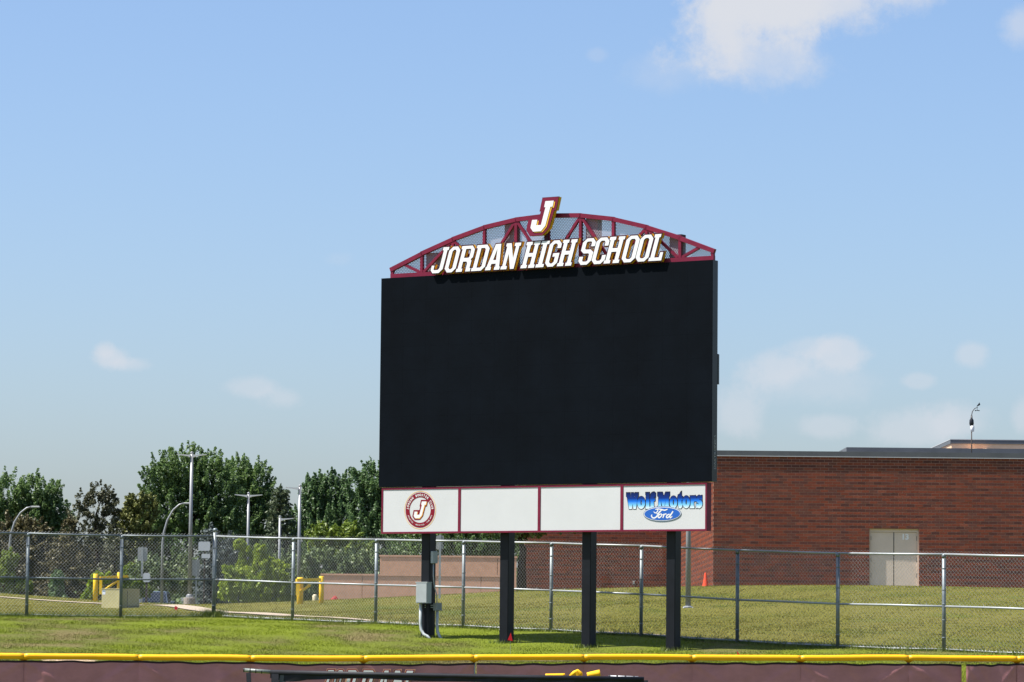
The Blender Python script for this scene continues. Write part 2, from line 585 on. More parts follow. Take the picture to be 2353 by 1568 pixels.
def turf_material(name, gain=1.0):
    m = bpy.data.materials.new(name)
    m.use_nodes = True
    nt = m.node_tree
    b = nt.nodes['Principled BSDF']
    b.inputs['Roughness'].default_value = .95
    b.inputs['Specular IOR Level'].default_value = .1
    geo = nt.nodes.new('ShaderNodeNewGeometry')
    a = nt.nodes.new('ShaderNodeAttribute')
    a.attribute_name = 'dry'

    def noise(scale, det=4, stretch=(1, 1, 1), rough=.6):
        mp = nt.nodes.new('ShaderNodeMapping')
        mp.inputs['Scale'].default_value = stretch
        nt.links.new(geo.outputs['Position'], mp.inputs['Vector'])
        n = nt.nodes.new('ShaderNodeTexNoise')
        n.inputs['Scale'].default_value = scale
        n.inputs['Detail'].default_value = det
        n.inputs['Roughness'].default_value = rough
        nt.links.new(mp.outputs['Vector'], n.inputs['Vector'])
        return n.outputs['Fac']

    def ramp(f, stops, g=1.0):
        r = nt.nodes.new('ShaderNodeValToRGB')
        el = r.color_ramp.elements
        while len(el) < len(stops):
            el.new(.5)
        for e, (p, c) in zip(el, stops):
            e.position = p
            e.color = (*[min(.9, q * g) for q in c], 1)
        nt.links.new(f, r.inputs['Fac'])
        return r.outputs['Color']

    def mixc(f, x, y, mode='MIX'):
        mm = nt.nodes.new('ShaderNodeMix')
        mm.data_type = 'RGBA'
        mm.blend_type = mode
        if isinstance(f, float):
            mm.inputs['Factor'].default_value = f
        else:
            nt.links.new(f, mm.inputs['Factor'])
        nt.links.new(x, mm.inputs['A'])
        nt.links.new(y, mm.inputs['B'])
        return mm.outputs['Result']

    green = ramp(noise(.42, 5, (1, .55, 1), .62), [(.33, (.180, .150, .062)), (.42, (.125, .135, .028)), (.53, (.145, .178, .016)), (.68, (.165, .205, .016))], gain)
    ol = ramp(noise(.30, 5, (1, .5, 1), .6), [(.30, (.106, .122, .016)), (.46, (.150, .144, .024)), (.60, (.174, .158, .032)), (.72, (.126, .142, .018))], gain * .94)
    col = mixc(a.outputs['Fac'], green, ol)
    fine = ramp(noise(26, 4, (1, .35, 1), .8), [(.30, (.50, .52, .45)), (.5, (1, 1, 1)), (.74, (1.45, 1.38, 1.25))])
    col = mixc(.9, col, fine, 'MULTIPLY')
    nt.links.new(col, b.inputs['Base Color'])
    n = nt.nodes.new('ShaderNodeTexNoise')
    n.inputs['Scale'].default_value = 30
    n.inputs['Detail'].default_value = 5
    nt.links.new(geo.outputs['Position'], n.inputs['Vector'])
    bp = nt.nodes.new('ShaderNodeBump')
    bp.inputs['Strength'].default_value = .6
    bp.inputs['Distance'].default_value = .03
    nt.links.new(n.outputs['Fac'], bp.inputs['Height'])
    nt.links.new(bp.outputs['Normal'], b.inputs['Normal'])
    return m


M_TURF = turf_material('mown_turf', .86)
M_BLADE = turf_material('grass_blade', 1.34)
lawn = link_mesh('lawn', gm, M_TURF, smooth=True)
tag(lawn, kind='structure')


# concrete path
def ribbon(name, pts, width, m, lift, n_each=10, kerb=None):
    pts = [Vector(p) for p in pts]
    dense = []
    for i in range(len(pts) - 1):
        p0, p1, p2, p3 = pts[max(i - 1, 0)], pts[i], pts[i + 1], pts[min(i + 2, len(pts) - 1)]
        for k in range(n_each):
            t = k / n_each
            dense.append(.5 * ((2 * p1) + (p2 - p0) * t + (2 * p0 - 5 * p1 + 4 * p2 - p3) * t * t + (3 * p1 - p0 - 3 * p2 + p3) * t ** 3))
    dense.append(pts[-1])
    vs, fs = [], []
    nw = 4
    for i, p in enumerate(dense):
        t = dense[min(i + 1, len(dense) - 1)] - dense[max(i - 1, 0)]
        s = Vector((t.y, -t.x, 0)).normalized()
        for k in range(nw + 1):
            q = p + s * ((k / nw - .5) * (width(p) if callable(width) else width))
            vs.append((q.x, q.y, gz(q.x, q.y) + lift))
    for i in range(len(dense) - 1):
        for k in range(nw):
            a = i * (nw + 1) + k
            fs.append((a, a + 1, a + nw + 2, a + nw + 1))
    return MB().add(vs, fs).build(name, m, smooth=True)


path = ribbon('concrete_path', [P(u, v, d) for u, v, d in PATH_PX], lambda p: .85 if p.y > 92 else .28 + .57 * max(0, (p.y - 79) / 13.0) ** 1.2, M_PATH, .03)
tag(path, kind='structure')
# parking lot beyond the berm
pz = 2.0
lot = MB()
lot.add([(-60, 186, pz + .03), (-6, 186, pz + .03), (-5, 250, pz + .12), (-60, 250, pz + .12)], [(0, 1, 2, 3)])
tag(lot.build('parking_lot', M_ASPH), kind='structure')


# ------------------------------------------------------------------ slab letters
def ccw(p):
    a = sum(p[i][0] * p[(i + 1) % len(p)][1] - p[(i + 1) % len(p)][0] * p[i][1] for i in range(len(p)))
    return p if a > 0 else p[::-1]


def cw(p):
    return ccw(p)[::-1]


def offset(polys, o):
    """Grow (o > 0) an outline with holes; outlines counter-clockwise, holes clockwise."""
    res = []
    for p in polys:
        n = len(p)
        q = []
        for i in range(n):
            a, b, c = Vector(p[i - 1]), Vector(p[i]), Vector(p[(i + 1) % n])
            e1, e2 = (b - a).normalized(), (c - b).normalized()
            n1, n2 = Vector((e1.y, -e1.x)), Vector((e2.y, -e2.x))
            s = n1 + n2
            k = 1 + n1.dot(n2)
            q.append(tuple(b + s * (o / max(k, .45))))
        res.append(q)
    return res


def glyph(ch, w, t=.2, st=.135, c=.15, ci=.06):
    a = .055
    sw = 2 * a + t
    if ch == 'O':
        return [[(c, 0), (w - c, 0), (w, c), (w, 1 - c), (w - c, 1), (c, 1), (0, 1 - c), (0, c)],
                cw([(t + ci, st), (w - t - ci, st), (w - t, st + ci), (w - t, 1 - st - ci), (w - t - ci, 1 - st), (t + ci, 1 - st), (t, 1 - st - ci), (t, st + ci)])]
    if ch == 'I':
        k = (w - t) / 2
        return [[(0, 0), (w, 0), (w, st), (w - k, st), (w - k, 1 - st), (w, 1 - st), (w, 1), (0, 1), (0, 1 - st), (k, 1 - st), (k, st), (0, st)]]
    if ch == 'H':
        return [[(0, 0), (sw, 0), (sw, st), (a + t, st), (a + t, .43), (w - a - t, .43), (w - a - t, st), (w - sw, st), (w - sw, 0), (w, 0), (w, st),
                 (w - a, st), (w - a, 1 - st), (w, 1 - st), (w, 1), (w - sw, 1), (w - sw, 1 - st), (w - a - t, 1 - st), (w - a - t, .57), (a + t, .57),
                 (a + t, 1 - st), (sw, 1 - st), (sw, 1), (0, 1), (0, 1 - st), (a, 1 - st), (a, st), (0, st)]]
    if ch == 'R':
        return [[(0, 0), (sw, 0), (sw, st), (a + t, st), (a + t, .39), (w - t - .11, .39), (w - t - .05, .33), (w - t - .05, 0), (w, 0), (w, st), (w - .05, st),
                 (w - .05, .41), (w - .10, .47), (w - .02, .55), (w - .02, 1 - c), (w - .02 - c, 1), (0, 1), (0, 1 - st), (a, 1 - st), (a, st), (0, st)],
                cw([(a + t, .53), (w - t - .06, .53), (w - t - .02, .57), (w - t - .02, 1 - st - ci * .7), (w - t - .02 - ci * .7, 1 - st), (a + t, 1 - st)])]
    if ch == 'D':
        return [[(0, 0), (w - c, 0), (w, c), (w, 1 - c), (w - c, 1), (0, 1), (0, 1 - st), (a, 1 - st), (a, st), (0, st)],
                cw([(a + t, st), (w - t - ci, st), (w - t, st + ci), (w - t, 1 - st - ci), (w - t - ci, 1 - st), (a + t, 1 - st)])]
    if ch == 'A':
        return [[(0, 0), (.38 * w, 0), (.38 * w, st), (.315 * w, st), (.35 * w, .24), (.65 * w, .24), (.685 * w, st), (.62 * w, st), (.62 * w, 0), (w, 0), (w, st),
                 (.945 * w, st), (.69 * w, 1), (.31 * w, 1), (.055 * w, st), (0, st)],
                cw([(.395 * w, .38), (.605 * w, .38), (.50 * w, .83)])]
    if ch == 'N':
        return [[(0, 0), (sw, 0), (sw, st), (a + t * .9, st), (a + t * .9, .60), (w - a - t, 0), (w - a, 0), (w - a, 1 - st), (w, 1 - st), (w, 1), (w - sw, 1),
                 (w - sw, 1 - st), (w - a - t * .9, 1 - st), (w - a - t * .9, .40), (a + t, 1), (0, 1), (0, 1 - st), (a, 1 - st), (a, st), (0, st)]]
    if ch == 'C':
        return [[(c, 0), (w - c, 0), (w, c), (w, .33), (w - t, .33), (w - t, st + ci), (w - t - ci, st), (t + ci, st), (t, st + ci), (t, 1 - st - ci),
                 (t + ci, 1 - st), (w - t - ci, 1 - st), (w - t, 1 - st - ci), (w - t, .68), (w, .68), (w, 1 - c), (w - c, 1), (c, 1), (0, 1 - c), (0, c)]]
    if ch == 'G':
        return [[(c, 0), (w - c, 0), (w, c), (w, .51), (.48 * w, .51), (.48 * w, .38), (w - t, .38), (w - t, st + ci), (w - t - ci, st), (t + ci, st), (t, st + ci),
                 (t, 1 - st - ci), (t + ci, 1 - st), (w - t - ci, 1 - st), (w - t, 1 - st - ci), (w - t, .70), (w, .70), (w, 1 - c), (w - c, 1), (c, 1), (0, 1 - c), (0, c)]]
    if ch == 'S':
        k = .04
        return [[(c, 0), (w - c, 0), (w, c), (w, .46), (w - c, .575), (t + k, .575), (t, .615), (t, 1 - st - k), (t + k, 1 - st), (w - t - k, 1 - st),
                 (w - t, 1 - st - k), (w - t, .69), (w, .69), (w, 1 - c), (w - c, 1), (c, 1), (0, 1 - c), (0, .545), (c, .43), (w - t - k, .43), (w - t, .39),
                 (w - t, st + k), (w - t - k, st), (t + k, st), (t, st + k), (t, .31), (0, .31), (0, c)]]
    if ch == 'L':
        return [[(0, 0), (w, 0), (w, .31), (w - t * .8, .31), (w - t * .8, st), (a + t, st), (a + t, 1 - st), (sw, 1 - st), (sw, 1), (0, 1), (0, 1 - st), (a, 1 - st), (a, st), (0, st)]]
    if ch == 'J':
        return [[(c * .8, 0), (w - a - c, 0), (w - a, c), (w - a, 1 - st), (w, 1 - st), (w, 1), (w - sw, 1), (w - sw, 1 - st), (w - a - t, 1 - st), (w - a - t, st + ci),
                 (w - a - t - ci, st), (t * .75 + .03, st), (t * .75, st + .03), (t * .75, .30), (0, .30), (0, c * .8)]]


def xform(polys, sx, sz, shear, ox=0, oz=0):
    return [[(ox + x * sx + shear * z * sz, oz + z * sz) for x, z in p] for p in polys]


FONT = None


def text_mesh_data(s, size, bold=0.0):
    """Outline text (Blender's own font) as (verts, faces) in the xz plane, centred on x, baseline z = 0."""
    cu = bpy.data.curves.new('lettering', 'FONT')
    cu.body = s
    cu.size = size
    cu.align_x = 'CENTER'
    cu.offset = bold
    cu.resolution_u = 3
    o = bpy.data.objects.new('lettering', cu)
    C.objects.link(o)
    dg = bpy.context.evaluated_depsgraph_get()
    me = bpy.data.meshes.new_from_object(o.evaluated_get(dg))
    vs = [(v.co.x, v.co.y) for v in me.vertices]
    fs = [tuple(p.vertices) for p in me.polygons]
    bpy.data.objects.remove(o)
    bpy.data.curves.remove(cu)
    bpy.data.meshes.remove(me)
    return vs, fs


def add_text(mb, s, size, cx, cz, y, rot=0.0, sx=1.0, bold=0.0, mi=0):
    vs, fs = text_mesh_data(s, size, bold)
    co, si = math.cos(rot), math.sin(rot)
    mb.add([(cx + x * sx * co - z * si, y, cz + x * sx * si + z * co) for x, z in vs], fs, mi)


def arc_text(mb, s, size, cx, cz, r, mid, step, y, inward=False, sx=1.0, bold=0.0, mi=0):
    """Letters along a circle; mid in radians, step the angle between letters."""
    n = len(s)
    for i, ch in enumerate(s):
        if ch == ' ':
            continue
        k = i - (n - 1) / 2
        an = mid + k * step if inward else mid - k * step
        rot = an + math.pi / 2 if inward else an - math.pi / 2
        add_text(mb, ch, size, cx + r * math.cos(an), cz + r * math.sin(an), y, rot, sx, bold, mi)


# ------------------------------------------------------------------ the scoreboard
udir = Vector((BR.x - BL.x, BR.y - BL.y, 0)).normalized()
vdir = Vector((-udir.y, udir.x, 0))
BYAW = math.atan2(udir.y, udir.x)
B0 = Vector((BL.x, BL.y, P(968, 1466, BL.y).z))
board = empty('video_scoreboard', B0, BYAW, 'tall black video scoreboard on four black posts with a maroon arched truss on top', 'scoreboard')


def bp(u, v, off=0.0):
    """(along, up) on the board's front plane (or a plane off metres behind it) for a measured point."""
    r = ray(u, v)
    t = (B0 + vdir * off - CAMPOS).dot(vdir) / r.dot(vdir)
    q = CAMPOS + r * t - B0
    return q.dot(udir), q.z


k9 = 2353.0 / 2560.0
S = lambda x: x * k9          # a coordinate measured in the full-size photograph
cu0 = (bp(S(946.6), S(1218.4))[0] + bp(S(955), S(696.3))[0]) / 2
cu1 = (bp(S(1779.4), S(1204))[0] + bp(S(1782), S(650.3))[0]) / 2
cz0 = (bp(S(946.6), S(1218.4))[1] + bp(S(1767), S(1204.8))[1]) / 2
cz1 = (bp(S(955), S(696.3))[1] + bp(S(1782), S(650.3))[1]) / 2
CW = cu1 - cu0
DEP = .20
cab = MB()
cab.box((cu0, .004, cz0), (cu1, DEP, cz1))
cabo = cab.build('display_cabinet', M_CAB, board)
# the LED face: tiles with hair-line joints
M_LED = mat('unlit_led_face', (.0022, .0038, .0065), .6, 0, .05, var=.22, scale=1.1, bump=.05, bscale=160)
led = MB()
nxm, nzm = 14, 9
for i in range(nxm):
    for j in range(nzm):
        x0, x1 = cu0 + CW * i / nxm, cu0 + CW * (i + 1) / nxm
        z0, z1 = cz0 + (cz1 - cz0) * j / nzm, cz0 + (cz1 - cz0) * (j + 1) / nzm
        led.box((x0 + .0006, -.010, z0 + .0006), (x1 - .0006, .003, z1 - .0006))
led.build('led_screen', M_LED, board)
# vent box on the right flank
vb = MB()
zb0, zb1 = bp(S(1794), S(961), DEP)[1], bp(S(1795), S(885), DEP)[1]
vb.bbox((cu1 - .35, DEP + .002, zb0), (cu1 + .005, DEP + .07, zb1), .01)
vb.build('vent_box', M_CAB, board)
# maker's name up the right flank
nm = MB()
vs, fs = text_mesh_data('DAKTRONICS', .105, .0)
zc = (bp(S(1784), S(1165))[1] + bp(S(1784), S(1095))[1]) / 2
nm.add([(cu1 + .004, DEP * .50 - z + .045, zc + x * 1.0) for x, z in vs], fs)
nm.build('maker_lettering', mat('grey_print', (.34, .34, .35), .5), cabo)

# four posts, going on up behind the cabinet
posts = []
PPX = [(1051.5, 1072.6, 1088, 1500, 1597), (1248.4, 1269, 1283.6, 1500, 1610), (1453.3, 1475.3, 1490, 1500, 1620), (1664.5, 1687.4, 1701, 1500, 1628)]
TRUSS_U0, TRUSS_U1 = bp(S(940 + 90 / 2.674), S(470 + 600 / 2.674))[0], bp(S(940 + 2250 / 2.674), S(470 + 485 / 2.674))[0]
TW_ = TRUSS_U1 - TRUSS_U0
PV = DEP + .01


def arch_z(u):
    t = abs((u - (TRUSS_U0 + TRUSS_U1) / 2) / (TW_ / 2))
    xs = [0, .2, .4, .6, .8, 1.0]
    zs = [1.12, 1.08, .965, .765, .51, .215]
    return cz1 + float(np.interp(t, xs, zs))


for (x0, x1, x2, yy, yb) in PPX:
    u0 = bp(S(x0), S(yy), PV)[0]
    u1 = bp(S(x1), S(yy), PV)[0]
    w = .205
    q = B0 + udir * (u0 + w / 2) + vdir * (PV + .1)
    zb = gz(q.x, q.y) - B0.z
    top = arch_z(u0 + .1) - .03
    mb = MB()
    mb.bbox((u0, PV, zb - .3), (u0 + w, PV + .235, cz1 - .02), .012)
    po = mb.build('post', M_POST, board)
    up = MB()
    up.box((u0 - .005, PV + .07, cz1 - .02), (u0 + w + .06, PV + .235, top))
    up.build('upper_column', M_MAROOND, po)
    posts.append((u0, w, zb, po))

# the maroon truss
TV0, TV1 = .03, .10
tm = (TV0 + TV1) / 2
nodes = [TRUSS_U0 + TW_ * i / 10 for i in range(11)]
chord = MB()
tops = [(n, arch_z(n)) for n in nodes]
for (a, za), (b, zb) in zip(tops[:-1], tops[1:]):
    chord.bar((a - .012, tm, za - .045), (b + .012, tm, zb - .045), .075, .085, up=(0, 0, 1))
chord.build('top_chord', M_MAROON, board)
bc = MB()
bc.box((TRUSS_U0, TV0, cz1 + .003), (TRUSS_U1, TV1 + .005, cz1 + .085))
bc.build('bottom_chord', M_MAROON, board)
for i, (n, z) in enumerate(tops):
    w = .062
    x = min(max(n, TRUSS_U0 + w / 2), TRUSS_U1 - w / 2)
    mb = MB()
    mb.box((x - w / 2, TV0 + .006, cz1 + .083), (x + w / 2, TV1 - .004, z - .05))
    mb.build('upright', M_MAROON, board)


def zmid(u):
    return arch_z(u) - .08


diag = [((nodes[0] + nodes[1]) / 2 - .05, zmid((nodes[0] + nodes[1]) / 2 - .05), nodes[1] - .04, cz1 + .09)]
for i in range(1, 9):
    if i % 2 == 1:
        diag.append((nodes[i] + .05, cz1 + .09, nodes[i + 1] - .02, zmid(nodes[i + 1])))
    else:
        diag.append((nodes[i] + .02, zmid(nodes[i]), nodes[i + 1] - .05, cz1 + .09))
diag.append((nodes[9] + .05, cz1 + .09, (nodes[9] + nodes[10]) / 2 + .05, zmid((nodes[9] + nodes[10]) / 2 + .05)))
for (a, za, b, zb) in diag:
    mb = MB()
    mb.bar((a, tm - .002, za), (b, tm - .002, zb), .055, .05, up=(0, 1, 0))
    mb.build('diagonal', M_MAROON, board)
# expanded-metal infill behind the truss
arch_poly = [(TRUSS_U0 + .03, cz1 + .05)] + [(TRUSS_U1 - .03, cz1 + .05)] + [(n, z - .04) for n, z in reversed(tops)]
M_EXP = mat('expanded_metal_mesh', (.27, .26, .31), .6, .0, .3)


def clip_line(p, d, poly):
    ts = []
    for i in range(len(poly)):
        a, b = poly[i], poly[(i + 1) % len(poly)]
        ex, ez = b[0] - a[0], b[1] - a[1]
        den = d[0] * ez - d[1] * ex
        if abs(den) < 1e-9:
            continue
        t = ((a[0] - p[0]) * ez - (a[1] - p[1]) * ex) / den
        s = ((a[0] - p[0]) * d[1] - (a[1] - p[1]) * d[0]) / den
        if -1e-9 <= s <= 1 + 1e-9:
            ts.append(t)
    return (min(ts), max(ts)) if len(ts) >= 2 and max(ts) - min(ts) > .02 else None


ex = MB()
for sgn in (1, -1):
    d = (.5, sgn * .866)
    x = TRUSS_U0 - 1.0
    while x < TRUSS_U1 + 1.0:
        t = clip_line((x, cz1 + .3), d, arch_poly)
        if t:
            a = (x + d[0] * t[0], cz1 + .3 + d[1] * t[0])
            b = (x + d[0] * t[1], cz1 + .3 + d[1] * t[1])
            yv = TV1 + .012 + (.004 if sgn > 0 else 0)
            nx_, nz_ = -d[1] * .0055, d[0] * .0055
            ex.add([(a[0] - nx_, yv, a[1] - nz_), (b[0] - nx_, yv, b[1] - nz_), (b[0] + nx_, yv, b[1] + nz_), (a[0] + nx_, yv, a[1] + nz_),
                    (a[0], yv + .004, a[1]), (b[0], yv + .004, b[1])],
                   [(0, 1, 2, 3), (1, 0, 4, 5), (3, 2, 5, 4)])
        x += .037
ex.build('mesh_infill', M_EXP, board)

# name of the school in raised letters
Z58 = lambda x, y: (1040 + x / 5.8825, 480 + y / 5.8825)
STARTS = [('J', 205, 1215), ('O', 408, 1205), ('R', 585, 1200), ('D', 808, 1185), ('A', 1015, 1170), ('N', 1240, 1160), ('H', 1535, 1140), ('I', 1755, 1130),
          ('G', 1885, 1122), ('H', 2072, 1110), ('S', 2373, 1093), ('C', 2570, 1085), ('H', 2758, 1075), ('O', 3010, 1060), ('O', 3215, 1050), ('L', 3416, 1040)]
ENDS = [395, 570, 790, 1000, 1222, 1452, 1735, 1872, 2060, 2280, 2560, 2760, 2980, 3205, 3405, 3605]
LF0, LF1 = -.088, -.014
LETTER_H = .515
SHEAR = .30
for (ch, x, y), e in zip(STARTS, ENDS):
    us = [bp(*[S(c) for c in Z58(q, 1215 - (x - 205) * 0.0545)], LF0)[0] for q in (x, e)]
    w = (us[1] - us[0]) / LETTER_H
    g = glyph(ch, w, t=.165 if ch != 'I' else .18, c=.15, st=.12)
    g = [ccw(g[0])] + [cw(h) for h in g[1:]]
    g = xform(g, LETTER_H, LETTER_H, SHEAR, us[0], cz1 + .035)
    big = offset(g, .022)
    mb = MB()
    mb.plate(big, LF0 + .004, LF1, 0, 1)
    le = mb.build('letter', [M_MAROOND, M_YRET], board)
    mf = MB()
    mf.plate(g, LF0 - .004, LF0 + .0035)
    mf.build('letter_face', M_FACEW, le)
    # stand-offs to the truss
    ms = MB()
    for f in (.5,):
        xx = us[0] + (us[1] - us[0]) * f
        ms.bar((xx, LF1 - .002, cz1 + .06), (xx, TV0 + .002, cz1 + .06), .03, .03)
    ms.build('standoff', M_MAROOND, le)

# the big J
def emblem_polys(ox, oz, h):
    """White J, shadow J and the maroon field of the emblem."""
    j = [(.335, 1), (.63, 1), (.63, .80), (.555, .80), (.515, .17), (.40, .0), (.12, .0), (.0, .135), (.0, .395), (.185, .395), (.185, .21), (.355, .21), (.385, .80), (.335, .80)]
    j = [(x, z) for x, z in j]
    f = [(.19, 1.125), (.765, 1.125), (.765, .68), (.70, .68), (.66, .10), (.46, -.135), (.02, -.135), (-.15, .075), (-.15, .525), (.225, .525), (.235, .68), (.19, .68)]
    j, f = ccw(j), ccw(f)
    sh = .24
    return xform([j], h * 1.12, h, sh, ox, oz), xform([f], h * 1.12, h, sh, ox, oz)


eo = bp(*[S(c) for c in Z58(1676, 590)], -.15)
etop = bp(*[S(c) for c in Z58(2000, 132)], -.15)
EH = etop[1] - eo[1]
jw, jf = emblem_polys(eo[0], eo[1], EH)
mb = MB()
mb.plate(jf, -.15, -.04, 0, 1)
em = mb.build('emblem', [M_MAROON, M_YRET], board)
mb = MB()
mb.plate([[(x + .028, z - .022) for x, z in jw[0]]], -.156, -.1495)
mb.build('emblem_shadow', M_GOLD, em)
mb = MB()
mb.plate(jw, -.164, -.1555)
mb.build('emblem_face', M_FACEW, em)
mb = MB()
mb.plate([offset(jf, .006)[0]], -.142, -.132)
mb.build('emblem_trim', M_BLACKP, em)
mb = MB()
ec = eo[0] + EH * .38
for zz in (eo[1] + EH * .25, eo[1] + EH * .62):
    mb.bar((ec, -.041, zz), (ec, TV0 + .03, zz), .05, .05)
mb.bar((nodes[5], -.02, cz1 + .09), (nodes[5], -.02, eo[1] + EH * .7), .06, .05, up=(0, 1, 0))
mb.build('emblem_bracket', M_MAROOND, em)

# sponsor panels in their maroon frame
pz1 = (bp(S(955.3), S(1220.4))[1] + bp(S(1767), S(1205.5))[1]) / 2
pz0 = (bp(S(951.7), S(1335.1))[1] + bp(S(1764.8), S(1327))[1]) / 2
pu0 = bp(S(953.3), S(1280))[0]
pu1 = bp(S(1766.5), S(1268))[0]
d1 = bp(S(1147.7), S(1280))[0]
d2 = bp(S(1347.2), S(1275))[0]
d3 = bp(S(1553.7), S(1270))[0]
fw = .034
PD = .165
fr = MB()
fr.box((pu0, .002, pz0), (pu1, PD, pz0 + fw))
fr.box((pu0, .002, pz1 - fw * 1.2), (pu1, PD, min(pz1, cz0 - .003)))
fr.box((pu0, .003, pz0 + fw), (pu0 + fw, PD - .002, pz1 - fw * 1.2))
fr.box((pu1 - fw, .003, pz0 + fw), (pu1, PD - .002, pz1 - fw * 1.2))
for d in (d1, d2, d3):
    fr.box((d - .030, .003, pz0 + fw), (d + .030, PD - .002, pz1 - fw * 1.2))
fro = fr.build('panel_frame', M_MAROON, board)
bk = MB()
bk.box((pu0 + .004, PD + .001, pz0 + .004), (pu1 - .004, PD + .02, pz1 - .01))
bk.build('panel_back', M_MAROOND, fro)
edges = [pu0 + fw - .03, d1, d2, d3, pu1 - fw + .03]
panels = []
for i in range(4):
    a, b = edges[i] + .031, edges[i + 1] - .031
    mb = MB()
    mb.box((a, .012 + .001 * i, pz0 + fw + .001), (b, .10, pz1 - fw * 1.2 - .001))
    panels.append((mb.build('sponsor_panel', M_PANELW, board), a, b))

# round club emblem on the first panel
cc = bp(S(940 + 1075 / 9.804), S(1200 + 740 / 9.804))
r_out = (bp(S(1050), S(1200 + 275 / 9.804))[1] - bp(S(1050), S(1200 + 1207 / 9.804))[1]) / 2


def ring(mb, r0, r1, y, mi=0, n=72):
    vs = []
    for k in range(n):
        a = 2 * math.pi * k / n
        vs.append((cc[0] + r0 * math.cos(a), y, cc[1] + r0 * math.sin(a)))
        vs.append((cc[0] + r1 * math.cos(a), y, cc[1] + r1 * math.sin(a)))
    mb.add(vs, [(2 * k, 2 * ((k + 1) % n), 2 * ((k + 1) % n) + 1, 2 * k + 1) for k in range(n)], mi)


logo = MB()
R = r_out
ring(logo, R * .978, R, .0085, 1)
ring(logo, R * .672, R * .925, .0085, 0)
arc_text(logo, 'JORDAN BOOSTER CLUB', R * .165, cc[0], cc[1], R * .738, math.pi / 2, .163, .006, False, .88, R * .006, 2)
arc_text(logo, 'ATHLETICS · ACTIVITIES · FINE ARTS', R * .095, cc[0], cc[1], R * .828, -math.pi / 2, .072, .006, True, .9, R * .002, 2)
hj = R * .88
ox, oz = cc[0] - R * .43, cc[1] - R * .43
jw2, jf2 = emblem_polys(0, 0, 1)


def fit(p, s, ox, oz):
    return [[(ox + x * s, oz + z * s) for x, z in q] for q in p]


fj = fit(jw2, hj, ox, oz)
logo.plate(offset([ccw(fj[0])], R * .085), .0080, .0088, 0)
logo.plate(fit([[(x + .035, z - .03) for x, z in jw2[0]]], hj, ox, oz), .0060, .0072, 1)
logo.plate(fj, .0045, .0058, 2)
logo.build('club_emblem', [M_PRINTM, M_GOLD, M_PRINTW], panels[0][0])

# car dealer's lettering on the fourth panel
M_GRAD = bpy.data.materials.new('blue_gradient_print')
M_GRAD.use_nodes = True
_nt = M_GRAD.node_tree
_b = _nt.nodes['Principled BSDF']
_b.inputs['Roughness'].default_value = .5
_b.inputs['Specular IOR Level'].default_value = .15
_tc = _nt.nodes.new('ShaderNodeTexCoord')
_sp = _nt.nodes.new('ShaderNodeSeparateXYZ')
_nt.links.new(_tc.outputs['Generated'], _sp.inputs[0])
_r = _nt.nodes.new('ShaderNodeValToRGB')
_e = _r.color_ramp.elements
_e.new(.5); _e.new(.5); _e.new(.5)
for e, (p, c) in zip(_e, [(.02, (.66, .72, .76)), (.24, (.16, .48, .76)), (.46, (.008, .14, .62)), (.62, (.004, .03, .20)), (1.0, (.004, .010, .055))]):
    e.position, e.color = p, (*c, 1)
_nt.links.new(_sp.outputs['Z'], _r.inputs['Fac'])
_nt.links.new(_r.outputs['Color'], _b.inputs['Base Color'])
pa, pb_ = panels[3][1], panels[3][2]
X9 = lambda x, y: bp(S(1540 + x / 9.412), S(1200 + y / 9.412))
W9 = [('W', 237, 520), ('o', 492, 680), ('l', 690, 790), ('f', 795, 925), ('M', 970, 1255), ('o', 1255, 1435), ('t', 1440, 1562), ('o', 1557, 1735), ('r', 1735, 1880), ('s', 1880, 2025)]
WB = X9(300, 688)[1]
WT = X9(380, 300)[1]
WH = WT - WB


